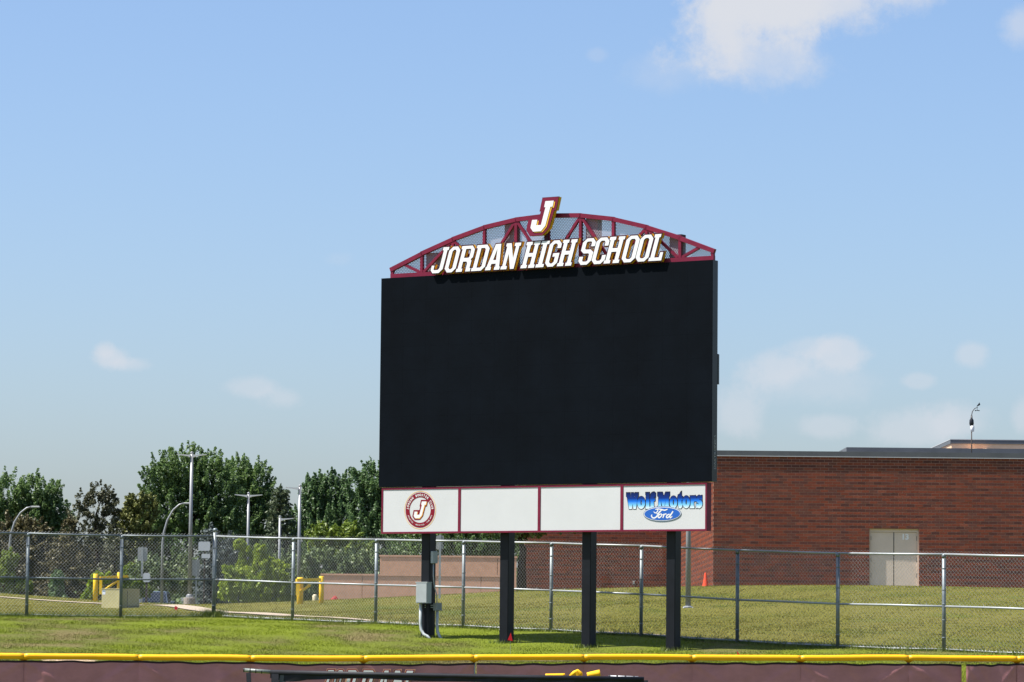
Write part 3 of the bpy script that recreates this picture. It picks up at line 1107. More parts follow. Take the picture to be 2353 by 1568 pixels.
def wolf(ch):
    """Fat flared wild-west letters, unit box."""
    if ch == 'W':
        return [[(.24, 0), (.46, 0), (.53, .33), (.60, 0), (.80, 0), (.95, .74), (1, .78), (1, 1), (.66, 1), (.66, .80), (.72, .78), (.71, .62), (.66, .80), (.64, 1), (.38, 1), (.37, .80), (.40, .64), (.34, .80), (.34, 1), (0, 1), (0, .78), (.06, .74)]]
    if ch == 'o':
        n = 16
        return [[(.5 + .5 * math.cos(2 * math.pi * k / n), .38 + .385 * math.sin(2 * math.pi * k / n)) for k in range(n)],
                cw([(.5 + .085 * math.cos(2 * math.pi * k / n), .38 + .17 * math.sin(2 * math.pi * k / n)) for k in range(n)])]
    if ch == 'l':
        return [[(0, 0), (1, 0), (1, .12), (.90, .16), (.90, 1), (0, 1), (0, .86), (.08, .82), (.08, .16), (0, .12)]]
    if ch == 'f':
        return [[(0, 0), (.80, 0), (.80, .12), (.68, .16), (.68, .46), (.92, .48), (.92, .66), (.74, .66), (.78, .74), (1, .72), (1, .95), (.72, 1.03), (.34, 1.0), (.10, .90), (.06, .70), (0, .66), (0, .5), (.08, .48), (.08, .16), (0, .12)]]
    if ch == 'M':
        return [[(0, 0), (.38, 0), (.38, .14), (.30, .17), (.27, .55), (.44, .0), (.56, .0), (.66, .55), (.64, .17), (.58, .14), (.58, 0), (1, 0), (1, .14), (.93, .17), (.94, .74), (1, .78), (1, 1), (.66, 1), (.51, .74), (.40, 1), (0, 1), (0, .78), (.08, .74), (.08, .17), (0, .14)]]
    if ch == 't':
        return [[(.30, .0), (.70, .0), (.92, .10), (1, .30), (.86, .30), (.80, .26), (.78, .50), (1, .52), (1, .72), (.78, .74), (.76, 1.03), (.62, 1.0), (.38, .86), (.10, .82), (.08, .74), (0, .70), (0, .54), (.12, .50), (.12, .18)]]
    if ch == 'r':
        return [[(0, 0), (.72, 0), (.72, .12), (.60, .16), (.62, .36), (.74, .42), (1, .40), (1, .70), (.84, .78), (.66, .74), (.62, .76), (0, .76), (0, .62), (.10, .58), (.10, .16), (0, .12)]]
    if ch == 's':
        return [[(0, 0), (.16, 0), (.24, .04), (.5, -.02), (.84, .06), (1, .20), (1, .34), (.82, .46), (.50, .52), (.62, .58), (.78, .52), (.96, .52), (.96, .77), (.80, .77), (.70, .74), (.45, .79), (.14, .72), (.0, .58), (.0, .44), (.16, .34), (.44, .26), (.36, .22), (.18, .28), (0, .28)]]


wm = MB()
wo_ = MB()
for ch, a, b in W9:
    ua, ub = X9(a, 500)[0], X9(b, 500)[0]
    g = wolf(ch)
    g = [ccw(g[0])] + [cw(h) for h in g[1:]]
    g = xform(g, ub - ua, WH, 0, ua, WB)
    wo_.plate(offset(g, .011), .0115, .0125)
    wm.plate(g, .0095, .0105)
wob = wo_.build('dealer_lettering', M_BLACKP, panels[3][0])
wm.build('lettering_fill', M_GRAD, wob)
# script badge
oc = X9(1085, 800)
orx = (X9(1530, 800)[0] - X9(640, 800)[0]) / 2
orz = (X9(1085, 620)[1] - X9(1085, 980)[1]) / 2


def oval(mb, f, y0, y1, mi=0, k=.0, n=56):
    mb.plate([[(oc[0] + (orx * f - k) * math.cos(2 * math.pi * i / n), oc[1] + (orz * f - k) * math.sin(2 * math.pi * i / n)) for i in range(n)]], y0, y1, mi)


M_BLUE = mat('mid_blue_print', (.015, .10, .42), .35, 0, .4)
M_BLUED = mat('steel_blue_print', (.05, .13, .24), .4)
ov = MB()
oval(ov, 1.0, .0065, .009, 0)
oval(ov, 1.0, .0045, .006, 1, .012)
ovo = ov.build('script_badge', [M_BLUED, M_PRINTW], panels[3][0])
ovg = MB()
oval(ovg, 1.0, .0025, .004, 0, .024)
ovg.build('badge_field', M_GRAD if False else M_BLUE, ovo)


def stroke(mb, pts, ws, y):
    pts = [X9(*p) for p in pts]
    k = len(pts)
    dense, dw = [], []
    for i in range(k - 1):
        p0, p1, p2, p3 = (Vector(pts[j]) for j in (max(i - 1, 0), i, i + 1, min(i + 2, k - 1)))
        for s in range(6):
            t = s / 6
            dense.append(.5 * ((2 * p1) + (p2 - p0) * t + (2 * p0 - 5 * p1 + 4 * p2 - p3) * t * t + (3 * p1 - p0 - 3 * p2 + p3) * t ** 3))
            dw.append(ws[i] * (1 - t) + ws[i + 1] * t)
    dense.append(Vector(pts[-1]))
    dw.append(ws[-1])
    L, Rr = [], []
    for i, p in enumerate(dense):
        t = (dense[min(i + 1, len(dense) - 1)] - dense[max(i - 1, 0)]).normalized()
        n = Vector((-t.y, t.x)) * dw[i]
        L.append((p.x + n.x, y, p.y + n.y))
        Rr.append((p.x - n.x, y, p.y - n.y))
    m = len(dense)
    mb.add(L + Rr, [(i, i + m, i + 1 + m, i + 1) for i in range(m - 1)])


sc = MB()
q = .0105
stroke(sc, [(890, 745), (910, 775), (950, 770), (985, 720), (960, 690), (925, 700)], [q * .6, q * .8, q, q, q * .9, q * .7], .0012)
stroke(sc, [(925, 700), (990, 685), (1080, 700), (1140, 715), (1190, 700), (1215, 688)], [q * .7, q, q * 1.2, q * 1.2, q, q * .4], .0008)
stroke(sc, [(1075, 710), (1020, 760), (980, 830), (930, 885), (870, 895), (832, 850), (850, 820)], [q, q * 1.3, q * 1.4, q * 1.3, q * 1.2, q * 1.1, q * .8], .0012)
stroke(sc, [(950, 800), (1000, 785), (1055, 740)], [q * .6, q * .9, q * .5], .0006)
stroke(sc, [(1055, 800), (1005, 830), (990, 870), (1020, 890), (1065, 850), (1070, 810), (1050, 800)], [q, q * 1.2, q * 1.2, q * 1.1, q * 1.1, q, q], .0012)
stroke(sc, [(1070, 815), (1105, 825), (1130, 800)], [q * .7] * 3, .0010)
stroke(sc, [(1130, 800), (1120, 850), (1100, 893)], [q, q * 1.2, q * 1.2], .0006)
stroke(sc, [(1122, 845), (1155, 805), (1190, 808)], [q * .8, q, q * .9], .0014)
stroke(sc, [(1260, 810), (1215, 825), (1185, 870), (1210, 893), (1255, 855), (1285, 805)], [q, q * 1.2, q * 1.2, q * 1.1, q * 1.1, q], .0012)
stroke(sc, [(1340, 740), (1310, 790), (1270, 860), (1280, 895), (1325, 855)], [q * 1.2, q * 1.3, q * 1.2, q, q * .7], .0008)
sc.build('script_lettering', M_PRINTW, ovo)

# electrical gear on the first post
pu, pw, pzb, p1 = posts[0]


def bpz(x, y, off=PV):
    return bp(S(x), S(y), off)


X5 = lambda x, y, off=PV: bp(S(1020 + x / 5.23), S(1320 + y / 5.23), off)
a0, a1 = X5(100, 985, PV - .17), X5(240, 710, PV - .17)
mb = MB()
mb.bbox((a0[0], PV - .17, a0[1]), (a1[0] + .02, PV - .005, a1[1]), .008)
mb.box((a0[0] - .008, PV - .178, a1[1] - .012), (a1[0] + .028, PV - .006, a1[1] + .006))
eb = mb.build('electrical_cabinet', M_GREYBOX, board)
dr = MB()
dr.box((a0[0] + .012, PV - .176, a0[1] + .015), (a1[0] + .008, PV - .1705, a1[1] - .025))
dr.build('cabinet_door', M_GREYBOX, eb)
side = pu + pw
ya, yb_ = .03, .20
zt0, zt1 = X5(320, 462)[1], X5(320, 305)[1]
mb = MB()
mb.bbox((side + .002, PV + ya, zt0), (side + .07, PV + yb_, zt1), .006)
mb.build('upper_box', M_GREYBOX, board)
zj0, zj1 = X5(345, 1080)[1], X5(345, 980)[1]
mb = MB()
mb.bbox((side + .03, PV + .10, zj0), (side + .13, PV + .28, zj1), .006)
mb.bar((side - .10, PV - .006, zj1 - .05), (side + .05, PV + .11, zj1 - .05), .02, .02)
mb.bar((side - .10, PV - .006, zj0 + .06), (side + .05, PV + .11, zj0 + .06), .02, .02)
mb.build('junction_box', mat('mid_grey_enclosure', (.22, .24, .24), .5, .1, .4), board)
mb = MB()
mb.tube([(side + .035, PV + .09, zt0 + .01), (side + .035, PV + .09, zj1 + .55), (side + .04, PV + .12, zj1 + .33), (side + .07, PV + .17, zj1 + .18), (side + .075, PV + .18, zj1 - .01)], .011, 8)
mb.build('conduit', M_CONDUIT, board, True)
mb = MB()
x0 = X5(165, 1000, PV - .08)[0]
mb.tube([(x0, PV - .08, a0[1] + .01), (x0, PV - .08, pzb + .28), (x0 + .02, PV - .08, pzb + .16), (x0 + .08, PV - .08, pzb + .07), (x0 + .17, PV - .08, pzb + .03), (x0 + .26, PV - .06, pzb - .06)], .030, 10)
mb.build('conduit', M_CONDUIT, board, True)
mb = MB()
x0 = side + .075
mb.tube([(x0, PV + .19, zj0 + .01), (x0, PV + .19, pzb + .22), (x0 + .01, PV + .19, pzb + .12), (x0 + .06, PV + .18, pzb + .04), (x0 + .14, PV + .17, pzb - .06)], .030, 10)
mb.build('conduit', M_CONDUIT, board, True)

# ------------------------------------------------------------------ chain-link fence round the back
FH = 1.83
fbase = [P(u, v, d) for u, v, d in FENCE_PX]
corner_i = 4
fence = empty('chain_link_fence', fbase[corner_i], 0, 'long galvanised chain-link fence running behind the scoreboard posts', 'fence')
FO = fbase[corner_i].copy()


def wire_panel(a, b, h, pitch=.080, r=.0026):
    """Woven diamonds between two posts: zigzag wires, knuckled above the rail."""
    L = (Vector((b.x - a.x, b.y - a.y))).length
    dx = Vector((b.x - a.x, b.y - a.y, b.z - a.z)) / L
    nrm = Vector((dx.y, -dx.x, 0)).normalized()
    n = int(round(L / (pitch / 2)))
    p = L / n
    m = int(h / (pitch / 2))
    hs = h / m
    V, F = [], []
    tri = [(-r, -r * .6), (r, -r * .6), (0, r)]
    base = 0
    for i in range(n):
        for j in range(m + 1):
            off = (j + i) % 2
            s = (i + off * 1.0) * p
            dep = .004 if off else -.004
            c = a + dx * s + nrm * dep + Vector((0, 0, j * hs))
            for (tx, ty) in tri:
                V.append(c + dx * tx + nrm * ty)
        for j in range(m):
            q = base + j * 3
            F += [(q, q + 1, q + 4, q + 3), (q + 1, q + 2, q + 5, q + 4), (q + 2, q, q + 3, q + 5)]
        base += (m + 1) * 3
    return V, F


POST_R = .036
for i, p in enumerate(fbase):
    q = p - FO
    tall = i == corner_i
    mb = MB()
    h = FH + (.14 if tall else -.03)
    rr = POST_R * (1.25 if tall else 1)
    mb.tube([q + Vector((0, 0, -.2)), q + Vector((0, 0, h))], rr, 12)
    mb.lathe([(rr * 1.15, 0), (rr * 1.15, .05), (rr * .8, .075), (.004, .085)], 12, (q.x, q.y, q.z + h - .04))
    for zz in (.25, .58, .88, 1.15, 1.55):
        mb.lathe([(rr + .001, 0), (rr + .004, .004), (rr + .004, .02), (rr + .001, .024)], 12, (q.x, q.y, q.z + zz))
    mb.build('post', M_GALVPOST, fence, True)
mesh_proto = {}
for i in range(len(fbase) - 1):
    a, b = fbase[i] - FO, fbase[i + 1] - FO
    M_ = M_GALVPOST if i < corner_i else M_RAIL  # rails left of the corner take the darker pipe tone
    mb = MB()
    mb.tube([a + Vector((0, 0, FH)), (a + b) / 2 + Vector((0, 0, FH - .006)), b + Vector((0, 0, FH))], .021, 8)
    mb.build('top_rail', M_, fence, True)
    mb = MB()
    mb.tube([a + Vector((0, 0, FH * .465)), (a + b) / 2 + Vector((0, 0, FH * .465 + .004)), b + Vector((0, 0, FH * .465))], .020, 8)
    mb.build('middle_rail', M_, fence, True)
    mb = MB()
    mb.tube([a + Vector((0, 0, .05)), (a * .5 + b * .5) + Vector((0, 0, .035)), b + Vector((0, 0, .05))], .012 if i >= corner_i else .005, 6)
    mb.build('bottom_rail', M_RAIL, fence, True)
    V, F = wire_panel(a + Vector((0, 0, .04)), b + Vector((0, 0, .04)), FH + .02, .080, .0025)
    me = np_mesh('wire_mesh', np.array([tuple(v) for v in V]), np.array(F), 4)
    link_mesh('wire_mesh', me, M_WIRE, fence)
    # wire ties on the middle rail
    mt = MB()
    for f in (.14, .36, .6, .83):
        c = a.lerp(b, f) + Vector((0, 0, FH * .465))
        mt.bar(c + Vector((-.004, 0, -.02)), c + Vector((.02, -.01, .055)), .007)
    mt.build('wire_tie', M_WIRE, fence)

# ------------------------------------------------------------------ outfield fence with the yellow cap
OP = [(-224, 1498), (60, 1640.5), (346, 1643.5), (627, 1645.6), (909, 1646.2), (1185, 1643.8), (1460, 1643.0), (1730, 1644.2), (2001, 1645.4), (2271, 1644.6), (2542, 1647.2), (2815, 1650)]
OP[0] = (-224, 1638.0)


def od(x):
    return FPX / (143 - 6.0 * (x * k9) / 2353.0)


opts = [P(S(x), S(y), od(x)) for x, y in OP]
ofence = empty('outfield_fence', Vector((opts[5].x, opts[5].y, 0)), 0, 'low outfield fence with a yellow tube along its top and a maroon windscreen', 'fence')
OO = Vector((opts[5].x, opts[5].y, 0))
CR = .049
for i in range(len(opts) - 1):
    a, b = opts[i] - OO, opts[i + 1] - OO
    mb = MB()
    pts, rad = [], []
    n = 26
    rr = random.Random(40 + i)
    w1, w2 = rr.uniform(-.005, .007), rr.uniform(-.004, .004)
    for k in range(n + 1):
        t = k / n
        q = a.lerp(b, t)
        e = min(t, 1 - t)
        q.z += w1 * math.sin(math.pi * t) + w2 * math.sin(2 * math.pi * t) - .006 * math.exp(-(e / .03) ** 2)
        q.y += rr.uniform(-.0015, .0015)
        pts.append(q)
        rad.append(CR * (1 + .02 * (k % 2)) * (1 - .06 * math.exp(-(e / .02) ** 2)))
    mb.tube(pts, rad, 14)
    # the slit edges that fold down at each post
    mb.add([a + Vector((-.10, -CR * .6, -CR * .80)), a + Vector((.10, -CR * .6, -CR * .80)), a + Vector((.012, -.01, -CR * 1.75)), a + Vector((-.012, -.01, -CR * 1.75)),
            a + Vector((-.10, CR * .5, -CR * .80)), a + Vector((.10, CR * .5, -CR * .80))],
           [(0, 3, 2, 1), (4, 5, 2, 3), (0, 4, 3), (1, 2, 5)])
    mb.build('yellow_cap', M_YELLOW, ofence, True)
for i, p in enumerate(opts):
    q = p - OO
    mb = MB()
    mb.tube([(q.x, q.y + .03, -.3), (q.x, q.y + .03, q.z - .01)], .024, 10)
    mb.build('post', M_GALVPOST, ofence, True)
# windscreen, one hung sheet per bay, sagging and creased
TOPS = [1652, 1651.5, 1652, 1655, 1659, 1657.5, 1656.5, 1656, 1656.5, 1659, 1658.5, 1660]
gaps = {5: .03, 9: .03}
for i in range(len(opts) - 1):
    a, b = opts[i], opts[i + 1]
    za = P(S(OP[i][0]), S(TOPS[i]), a.y).z
    zb = P(S(OP[i + 1][0]), S(TOPS[i + 1]), b.y).z
    a_, b_ = a - OO, b - OO
    rr = random.Random(90 + i)
    nxs, nzs = 72, 34
    sag = rr.uniform(.004, .020)
    cre = [(rr.uniform(0, 1), rr.uniform(-1.1, 1.1), rr.uniform(.04, .11), rr.uniform(.003, .0085)) for _ in range(5)]
    vs, fs = [], []
    for k in range(nxs + 1):
        t = k / nxs
        x0 = .03 if i in gaps else 0
        tt = t
        if i in (5, 9):
            tt = (t if i != 9 else t)
        px = a_.x + (b_.x - a_.x) * tt
        if i == 5:
            px = max(px, a_.x + .045)
        if i == 9:
            px = min(px, a_.x + (b_.x - a_.x) * .50 - .022)
        py = a_.y + (b_.y - a_.y) * tt
        zt = za + (zb - za) * tt - sag * math.sin(math.pi * tt) + .010 * math.sin(tt * 17 + i) * math.sin(math.pi * tt)
        for j in range(nzs + 1):
            z = zt + (.02 - zt) * j / nzs
            d = -.028 + .006 * math.sin(tt * 9 + j * .2 + i)
            dd = zt - z
            for (c, sl, w, am) in cre:
                e = (tt + sl * dd - c) / w
                d += am * math.exp(-e * e) * (1 if am > .0058 else -1)
            for e0, sg in ((tt, 1), (1 - tt, 1)):
                d += .010 * math.exp(-(e0 / .018) ** 2)
                e = (e0 - dd * .9) / .05
                d -= .018 * math.exp(-e * e) * math.exp(-dd * 3)
            vs.append((px, py + d, z))
    for k in range(nxs):
        for j in range(nzs):
            q = k * (nzs + 1) + j
            fs.append((q, q + 1, q + nzs + 2, q + nzs + 1))
    mi = [1 if (f[0] % (nzs + 1)) < 1 else 0 for f in fs]
    mb = MB()
    mb.v, mb.f, mb.m = vs, fs, mi
    mb.build('windscreen', [M_SCREENC, M_HEM], ofence, True)
    if i == 9:
        # second sheet of that bay, right of the slit
        vs2 = []
        for idx, (x, y, z) in enumerate(vs):
            k = idx // (nzs + 1)
            t = k / nxs
            vs2.append((max(a_.x + (b_.x - a_.x) * (.52 + .48 * t), a_.x + (b_.x - a_.x) * .52), y + .004, z))
        mb = MB()
        mb.v, mb.f, mb.m = vs2, fs, mi
        mb.build('windscreen', [M_SCREENC, M_HEM], ofence, True)
# wire mesh behind the windscreen, seen above its hem and through the slits
mb_v, mb_f = [], []
for i in range(len(opts) - 1):
    a, b = opts[i] - OO, opts[i + 1] - OO
    a.y += .03
    b.y += .03
    V, F = wire_panel(Vector((a.x, a.y, .05)), Vector((b.x, b.y, .05 + b.z - a.z)), a.z - .05, .075, .0016)
    me = np_mesh('wire_mesh', np.array([tuple(v) for v in V]), np.array(F), 4)
    link_mesh('wire_mesh', me, M_GALVPOST, ofence)
# printed word on the windscreen
WPX = [('J', 809.5, 839), ('O', 841, 864.5), ('R', 868.5, 902), ('D', 907, 942.5), ('A', 950, 985), ('N', 985.5, 1037)]
wz1 = P(S(920), S(1676.6), 57.6).z
whh = .50
M_TANP = mat('tan_print', (.62, .36, .22), .7)
for n_, (ch, xa, xb) in enumerate(WPX):
    y0 = np.interp((xa + xb) / 2, [o[0] for o in OP], [p.y for p in opts])
    ua, ub = P(S(xa), S(1677), y0).x - OO.x, P(S(xb), S(1677), y0).x - OO.x
    wd = (ub - ua) / whh - .06
    g = glyph(ch, wd, t=min(.12, wd * .30), c=min(.10, wd * .28), ci=.02)
    g = [ccw(g[0])] + [cw(h) for h in g[1:]]
    g = xform(g, whh, whh, .30, ua - .27 * whh, wz1 - whh)
    yy = y0 - OO.y - .062
    mb = MB()
    mb.plate(offset(g, .022), yy, yy + .002, 0)
    le = mb.build('printed_letter', M_TANP, ofence)
    mb = MB()
    mb.plate(offset(g, .012), yy - .004, yy - .002, 0)
    mb.build('letter_field', M_PRINTM, le)
    mb = MB()
    mb.plate(offset(g, -.004), yy - .008, yy - .006, 0)
    mb.build('letter_fill', M_PRINTW, le)

# ------------------------------------------------------------------ portable black net frame in front of it
ND = 49.7
nA, nB = P(S(676), S(1681.5), ND), P(S(1610), S(1699.0), ND - .15)
nroot = Vector(((nA.x + nB.x) / 2, ND, 0))
netf = empty('net_frame', nroot, 0, 'portable black net frame standing before the maroon windscreen', 'net frame')
a, b = nA - nroot, nB - nroot
mb = MB()
mb.tube([a, a.lerp(b, .33) + Vector((0, 0, -.006)), a.lerp(b, .66) + Vector((0, 0, -.004)), b], .036, 12)
mb.build('top_bar', M_BLACKNET, netf, True)
e0 = P(S(608.5), S(1675.5), ND) - nroot
mb = MB()
mb.tube([e0, a + Vector((.06, 0, .004))], .027, 12)
pe = mb.build('pipe_end', M_PIPEG, netf, True)
for t in (.02, .25, .46, .68):
    c = e0.lerp(a, t)
    mt = MB()
    mt.tube([c + Vector((-.007, 0, 0)), c + Vector((.007, 0, 0))], .030, 12)
    mt.build('tape_band', M_BLACKP, pe, True)
rA = P(S(1522), S(1692), ND + .25) - nroot
rB = P(S(1596), S(1694.5), ND + .25) - nroot
mb = MB()
mb.tube([rA, rB], .020, 10)
pe2 = mb.build('pipe_end', mat('pale_grey_pipe', (.42, .43, .44), .45, .2, .4), netf, True)
for t in (.02, .28, .56, .84):
    c = rA.lerp(rB, t)
    mt = MB()
    mt.tube([c + Vector((-.012, 0, 0)), c + Vector((.012, 0, 0))], .022, 10)
    mt.build('tape_band', M_BLACKP, pe2, True)


def leg(x, w, splay):
    m = MB()
    z1 = a.z + (b.z - a.z) * (x - a.x) / (b.x - a.x)
    m.bar((x + splay * .05, -.0, z1 - .02), (x + splay * .55, -.25, .0), w, .07, up=(0, 1, 0))
    return m


Lx = [(P(S(625), S(1690), ND) - nroot).x, (P(S(688), S(1690), ND) - nroot).x, (P(S(1609), S(1700), ND) - nroot).x]
leg(Lx[0] - .03, .062, .18).build('leg', M_BLACKNET, netf)
leg(Lx[1], .10, .0).build('leg', M_BLACKNET, netf)
leg(Lx[2], .12, .0).build('leg', M_BLACKNET, netf)
# net curtain bunched under the bar, hanging to the ground behind
vs, fs = [], []
nn = 90
for k in range(nn + 1):
    t = k / nn
    p = a.lerp(b, t)
    drop = .050 + .008 * math.sin(t * 21) + .02 * math.sin(t * 7 + 1) ** 2
    if t < .10:
        drop += .03 * math.sin(t / .10 * math.pi)
    for j in range(5):
        f = j / 4
        vs.append((p.x, p.y - .02 + .008 * math.sin(t * 60 + f), p.z - .015 - drop * f))
for k in range(nn):
    for j in range(4):
        q = k * 5 + j
        fs.append((q, q + 1, q + 6, q + 5))
MB().add(vs, fs).build('bunched_net', M_BLACKNET, netf, True)
gv = MB()
gx0 = Lx[1] + .09
gv.add([(gx0 - .02, -.02, a.z - .03), (gx0 + .20, -.02, a.z - .035), (gx0 - .05, -.03, a.z - .20)], [(0, 2, 1)])
gv.add([(gx0 - .02, -.016, a.z - .03), (gx0 + .20, -.016, a.z - .035), (gx0 - .05, -.026, a.z - .20)], [(0, 1, 2)])
gv.build('gusset', mat('dark_grey_net', (.07, .075, .08), .7), netf)
# yellow foam sleeves lying on the bar
Z69 = lambda x, y: (S(1300 + x / 6.92), S(1640 + y / 6.92))


def foam(x0, y0, x1, y1, r, label, twist=None, tip=0.0):
    A, B_ = P(*Z69(x0, y0), ND + .01), P(*Z69(x1, y1), ND + .02)
    root = (A + B_) / 2
    mm = MB()
    pts = [A.lerp(B_, k / 8) - root for k in range(9)]
    rads = [r * (1 + tip * k / 8) for k in range(9)]
    pts = [pts[0] - (pts[1] - pts[0]) * .03] + pts + [pts[-1] + (pts[-1] - pts[-2]) * .12]
    rads = [r * .55] + rads + [rads[-1] * .6]
    mm.tube(pts, rads, 12)
    o = mm.build('foam_sleeve', M_FOAM, None, True)
    o.location = root
    return tag(o, label, 'foam sleeve', 'yellow foam sleeves on the net frame')


foam(440, 345, 775, 338, .028, 'flattest yellow foam sleeve, leftmost of three on the black net frame bar')
foam(1165, 345, 1385, 305, .045, 'fattest yellow foam sleeve, rightmost of three on the black net frame bar', tip=.2)
A = P(*Z69(865, 355), ND + .01)
B_ = P(*Z69(1050, 355), ND + .02)
T = P(*Z69(990, 262), ND + .02)
root = (A + B_) / 2
mm = MB()
mm.tube([A - root, (A.lerp(T, .6)) - root, T - root + Vector((.005, 0, 0)), B_.lerp(T, .5) - root + Vector((.02, 0, 0)), B_ - root], [.020, .034, .026, .034, .028], 12)
mm.add([(T - root) + Vector((-.03, -.036, -.015)), (T - root) + Vector((.012, -.036, .0)), (T - root) + Vector((.02, -.036, -.085)), (T - root) + Vector((-.012, -.036, -.075))], [(0, 3, 2, 1)])
o = mm.build('foam_sleeve', M_FOAM, None, True)
o.location = root
tag(o, 'yellow foam sleeve bent double, between the two straight ones on the black bar', 'foam sleeve', 'yellow foam sleeves on the net frame')

# ------------------------------------------------------------------ the school
SBD = FPX / 62.0
SFD = FPX / 52.0
c0 = P(1638, 1351, SBD)
BRL, BRH = .3048, .1016


def pz_at(v, d, u=1638):
    return P(u, v, d).z


ZB = c0.z - .5
NCOURSE = int(round((pz_at(1049, SBD) - ZB) / BRH))
ZT = ZB + NCOURSE * BRH
school = empty('brick_school_building', (c0.x, SBD, ZB), 0, 'red brick school building with a flat grey coping and a beige double door', 'building')
SO_ = Vector((c0.x, SBD, ZB))
XR = P(2880, 1350, SBD).x - c0.x
NB = int(math.ceil(XR / BRL))
dx0 = P(S(1750 + 1080 / 2.5704), S(1300), SBD).x - c0.x
dx1 = P(S(1750 + 1404 / 2.5704), S(1300), SBD).x - c0.x
dz1 = pz_at(S(1050 + 706 / 2.5704), SBD, 2050) - ZB
dx0 = round(dx0 / (BRL / 2)) * BRL / 2
dx1 = round(dx1 / (BRL / 2)) * BRL / 2
dz1 = round(dz1 / BRH) * BRH
JT = .015
DEEP = SFD - SBD
xL = P(1205, 1330, SFD).x - c0.x
bricks = {'front': [], 'flank': [], 'rear': []}
rb = random.Random(3)


def brick_mat(course):
    r = rb.random()
    if course % 2 == 0:
        return (0 if r < .45 else 1 if r < .72 else 2 if r < .84 else 5)
    return (3 if r < .38 else 4 if r < .62 else 5 if r < .90 else 1)


for c in range(NCOURSE):
    z = c * BRH
    off = BRL / 2 * (c % 2)
    x = -off
    while x < NB * BRL:
        a, b = max(x, 0), x + BRL
        if z < dz1 - .01:
            if a < dx1 and b > dx0:
                if a < dx0 - .02:
                    bricks['front'].append((a, dx0, z, brick_mat(c)))
                if b > dx1 + .02:
                    bricks['front'].append((dx1, b, z, brick_mat(c)))
                x += BRL
                continue
        bricks['front'].append((a, b, z, brick_mat(c)))
        x += BRL
    y = -off + BRL / 2
    while y < DEEP:
        bricks['flank'].append((max(y, 0), min(y + BRL, DEEP - .002), z, brick_mat(c)))
        y += BRL
    x = xL - off
    while x < 0:
        bricks['rear'].append((max(x, xL), min(x + BRL, 0), z, brick_mat(c)))
        x += BRL
# mortar bodies stand 6 mm behind the brick faces
mb = MB()
mb.box((.006, .006, 0), (dx0 - .001, .30, ZT - ZB))
mb.box((dx1 + .001, .006, 0), (NB * BRL, .30, ZT - ZB))
mb.box((dx0 - .001, .006, dz1), (dx1 + .001, .30, ZT - ZB))
mb.box((.006, .302, 0), (.30, DEEP, ZT - ZB))
wall = mb.build('front_wall', M_MORTAR, school)
mb = MB()
mb.box((xL, DEEP + .006, 0), (.29, DEEP + .30, ZT - ZB))
mb.box((xL + .006, DEEP + .302, 0), (xL + .3, DEEP + 14, ZT - ZB))
rear = mb.build('rear_wall', M_MORTAR, school)
mb = MB()
mb.box((.02, .02, ZT - ZB - .3), (NB * BRL - .02, 60, ZT - ZB + .05))
mb.box((xL + .02, DEEP + .02, ZT - ZB - .3), (.0, 60, ZT - ZB + .04))
mb.build('roof_deck', M_COPE, school)


def brick_box(mb, face, a, b, z, mi):
    h = BRH - JT
    j = rb.uniform(-.0015, .0025)
    if face == 'front':
        mb.box((a + JT / 2, -j, z + JT / 2), (b - JT / 2, .02, z + JT / 2 + h), mi)
    elif face == 'flank':
        mb.box((-j, a + JT / 2, z + JT / 2), (.02, b - JT / 2, z + JT / 2 + h), mi)
    else:
        mb.box((a + JT / 2, DEEP - j, z + JT / 2), (b - JT / 2, DEEP + .02, z + JT / 2 + h), mi)


# the bricks that show largest: the block over and beside the door, each one an object
cxd, czd = (dx0 + dx1) / 2, dz1
zr = pz_at(1268, SBD, 2050) - ZB
cand = [q for q in bricks['front'] if abs(q[1] - q[0] - BRL) < .01 and q[2] > zr]
cand.sort(key=lambda q: ((q[0] + q[1]) / 2 - cxd) ** 2 + ((q[2] - czd - .1) * 2.2) ** 2)
single = set(id(q) for q in cand[:300])
proto = {}
for q in cand[:300]:
    a, b, z, mi = q
    if mi not in proto:
        m1 = MB()
        m1.bbox((JT / 2, -.001, JT / 2), (BRL - JT / 2, .02, BRH - JT / 2), .002)
        o = m1.build('brick', M_BRICK[mi], wall)
        proto[mi] = o
    else:
        o = proto[mi].copy()
        C.objects.link(o)
    o.location = (a, rb.uniform(-.002, .001), z)
for key, par in (('front', wall), ('flank', wall), ('rear', rear)):
    mb = MB()
    for q in bricks[key]:
        if id(q) in single:
            continue
        brick_box(mb, key, *q)
    o = mb.build('brickwork', M_BRICK, par)
    o['kind'] = 'stuff'
# coping: grey fascia with a pale drip edge
HC = (1050 - 1040) / 62.0
cop = MB()
zt = ZT - ZB
cop.box((-.05, -.05, zt + .012), (NB * BRL, .38, zt + .20))
cop.box((-.05, .38, zt + .012), (.38, DEEP - .05, zt + .20))
cop.box((xL - .05, DEEP - .05, zt + .012), (.38, DEEP + .38, zt + .20))
cop.build('coping', M_COPE, school)
dr = MB()
dr.box((-.058, -.060, zt - .012), (NB * BRL, -.045, zt + .014))
dr.box((-.060, -.044, zt - .012), (-.045, DEEP - .06, zt + .014))
dr.build('drip_edge', M_COPEL, school)
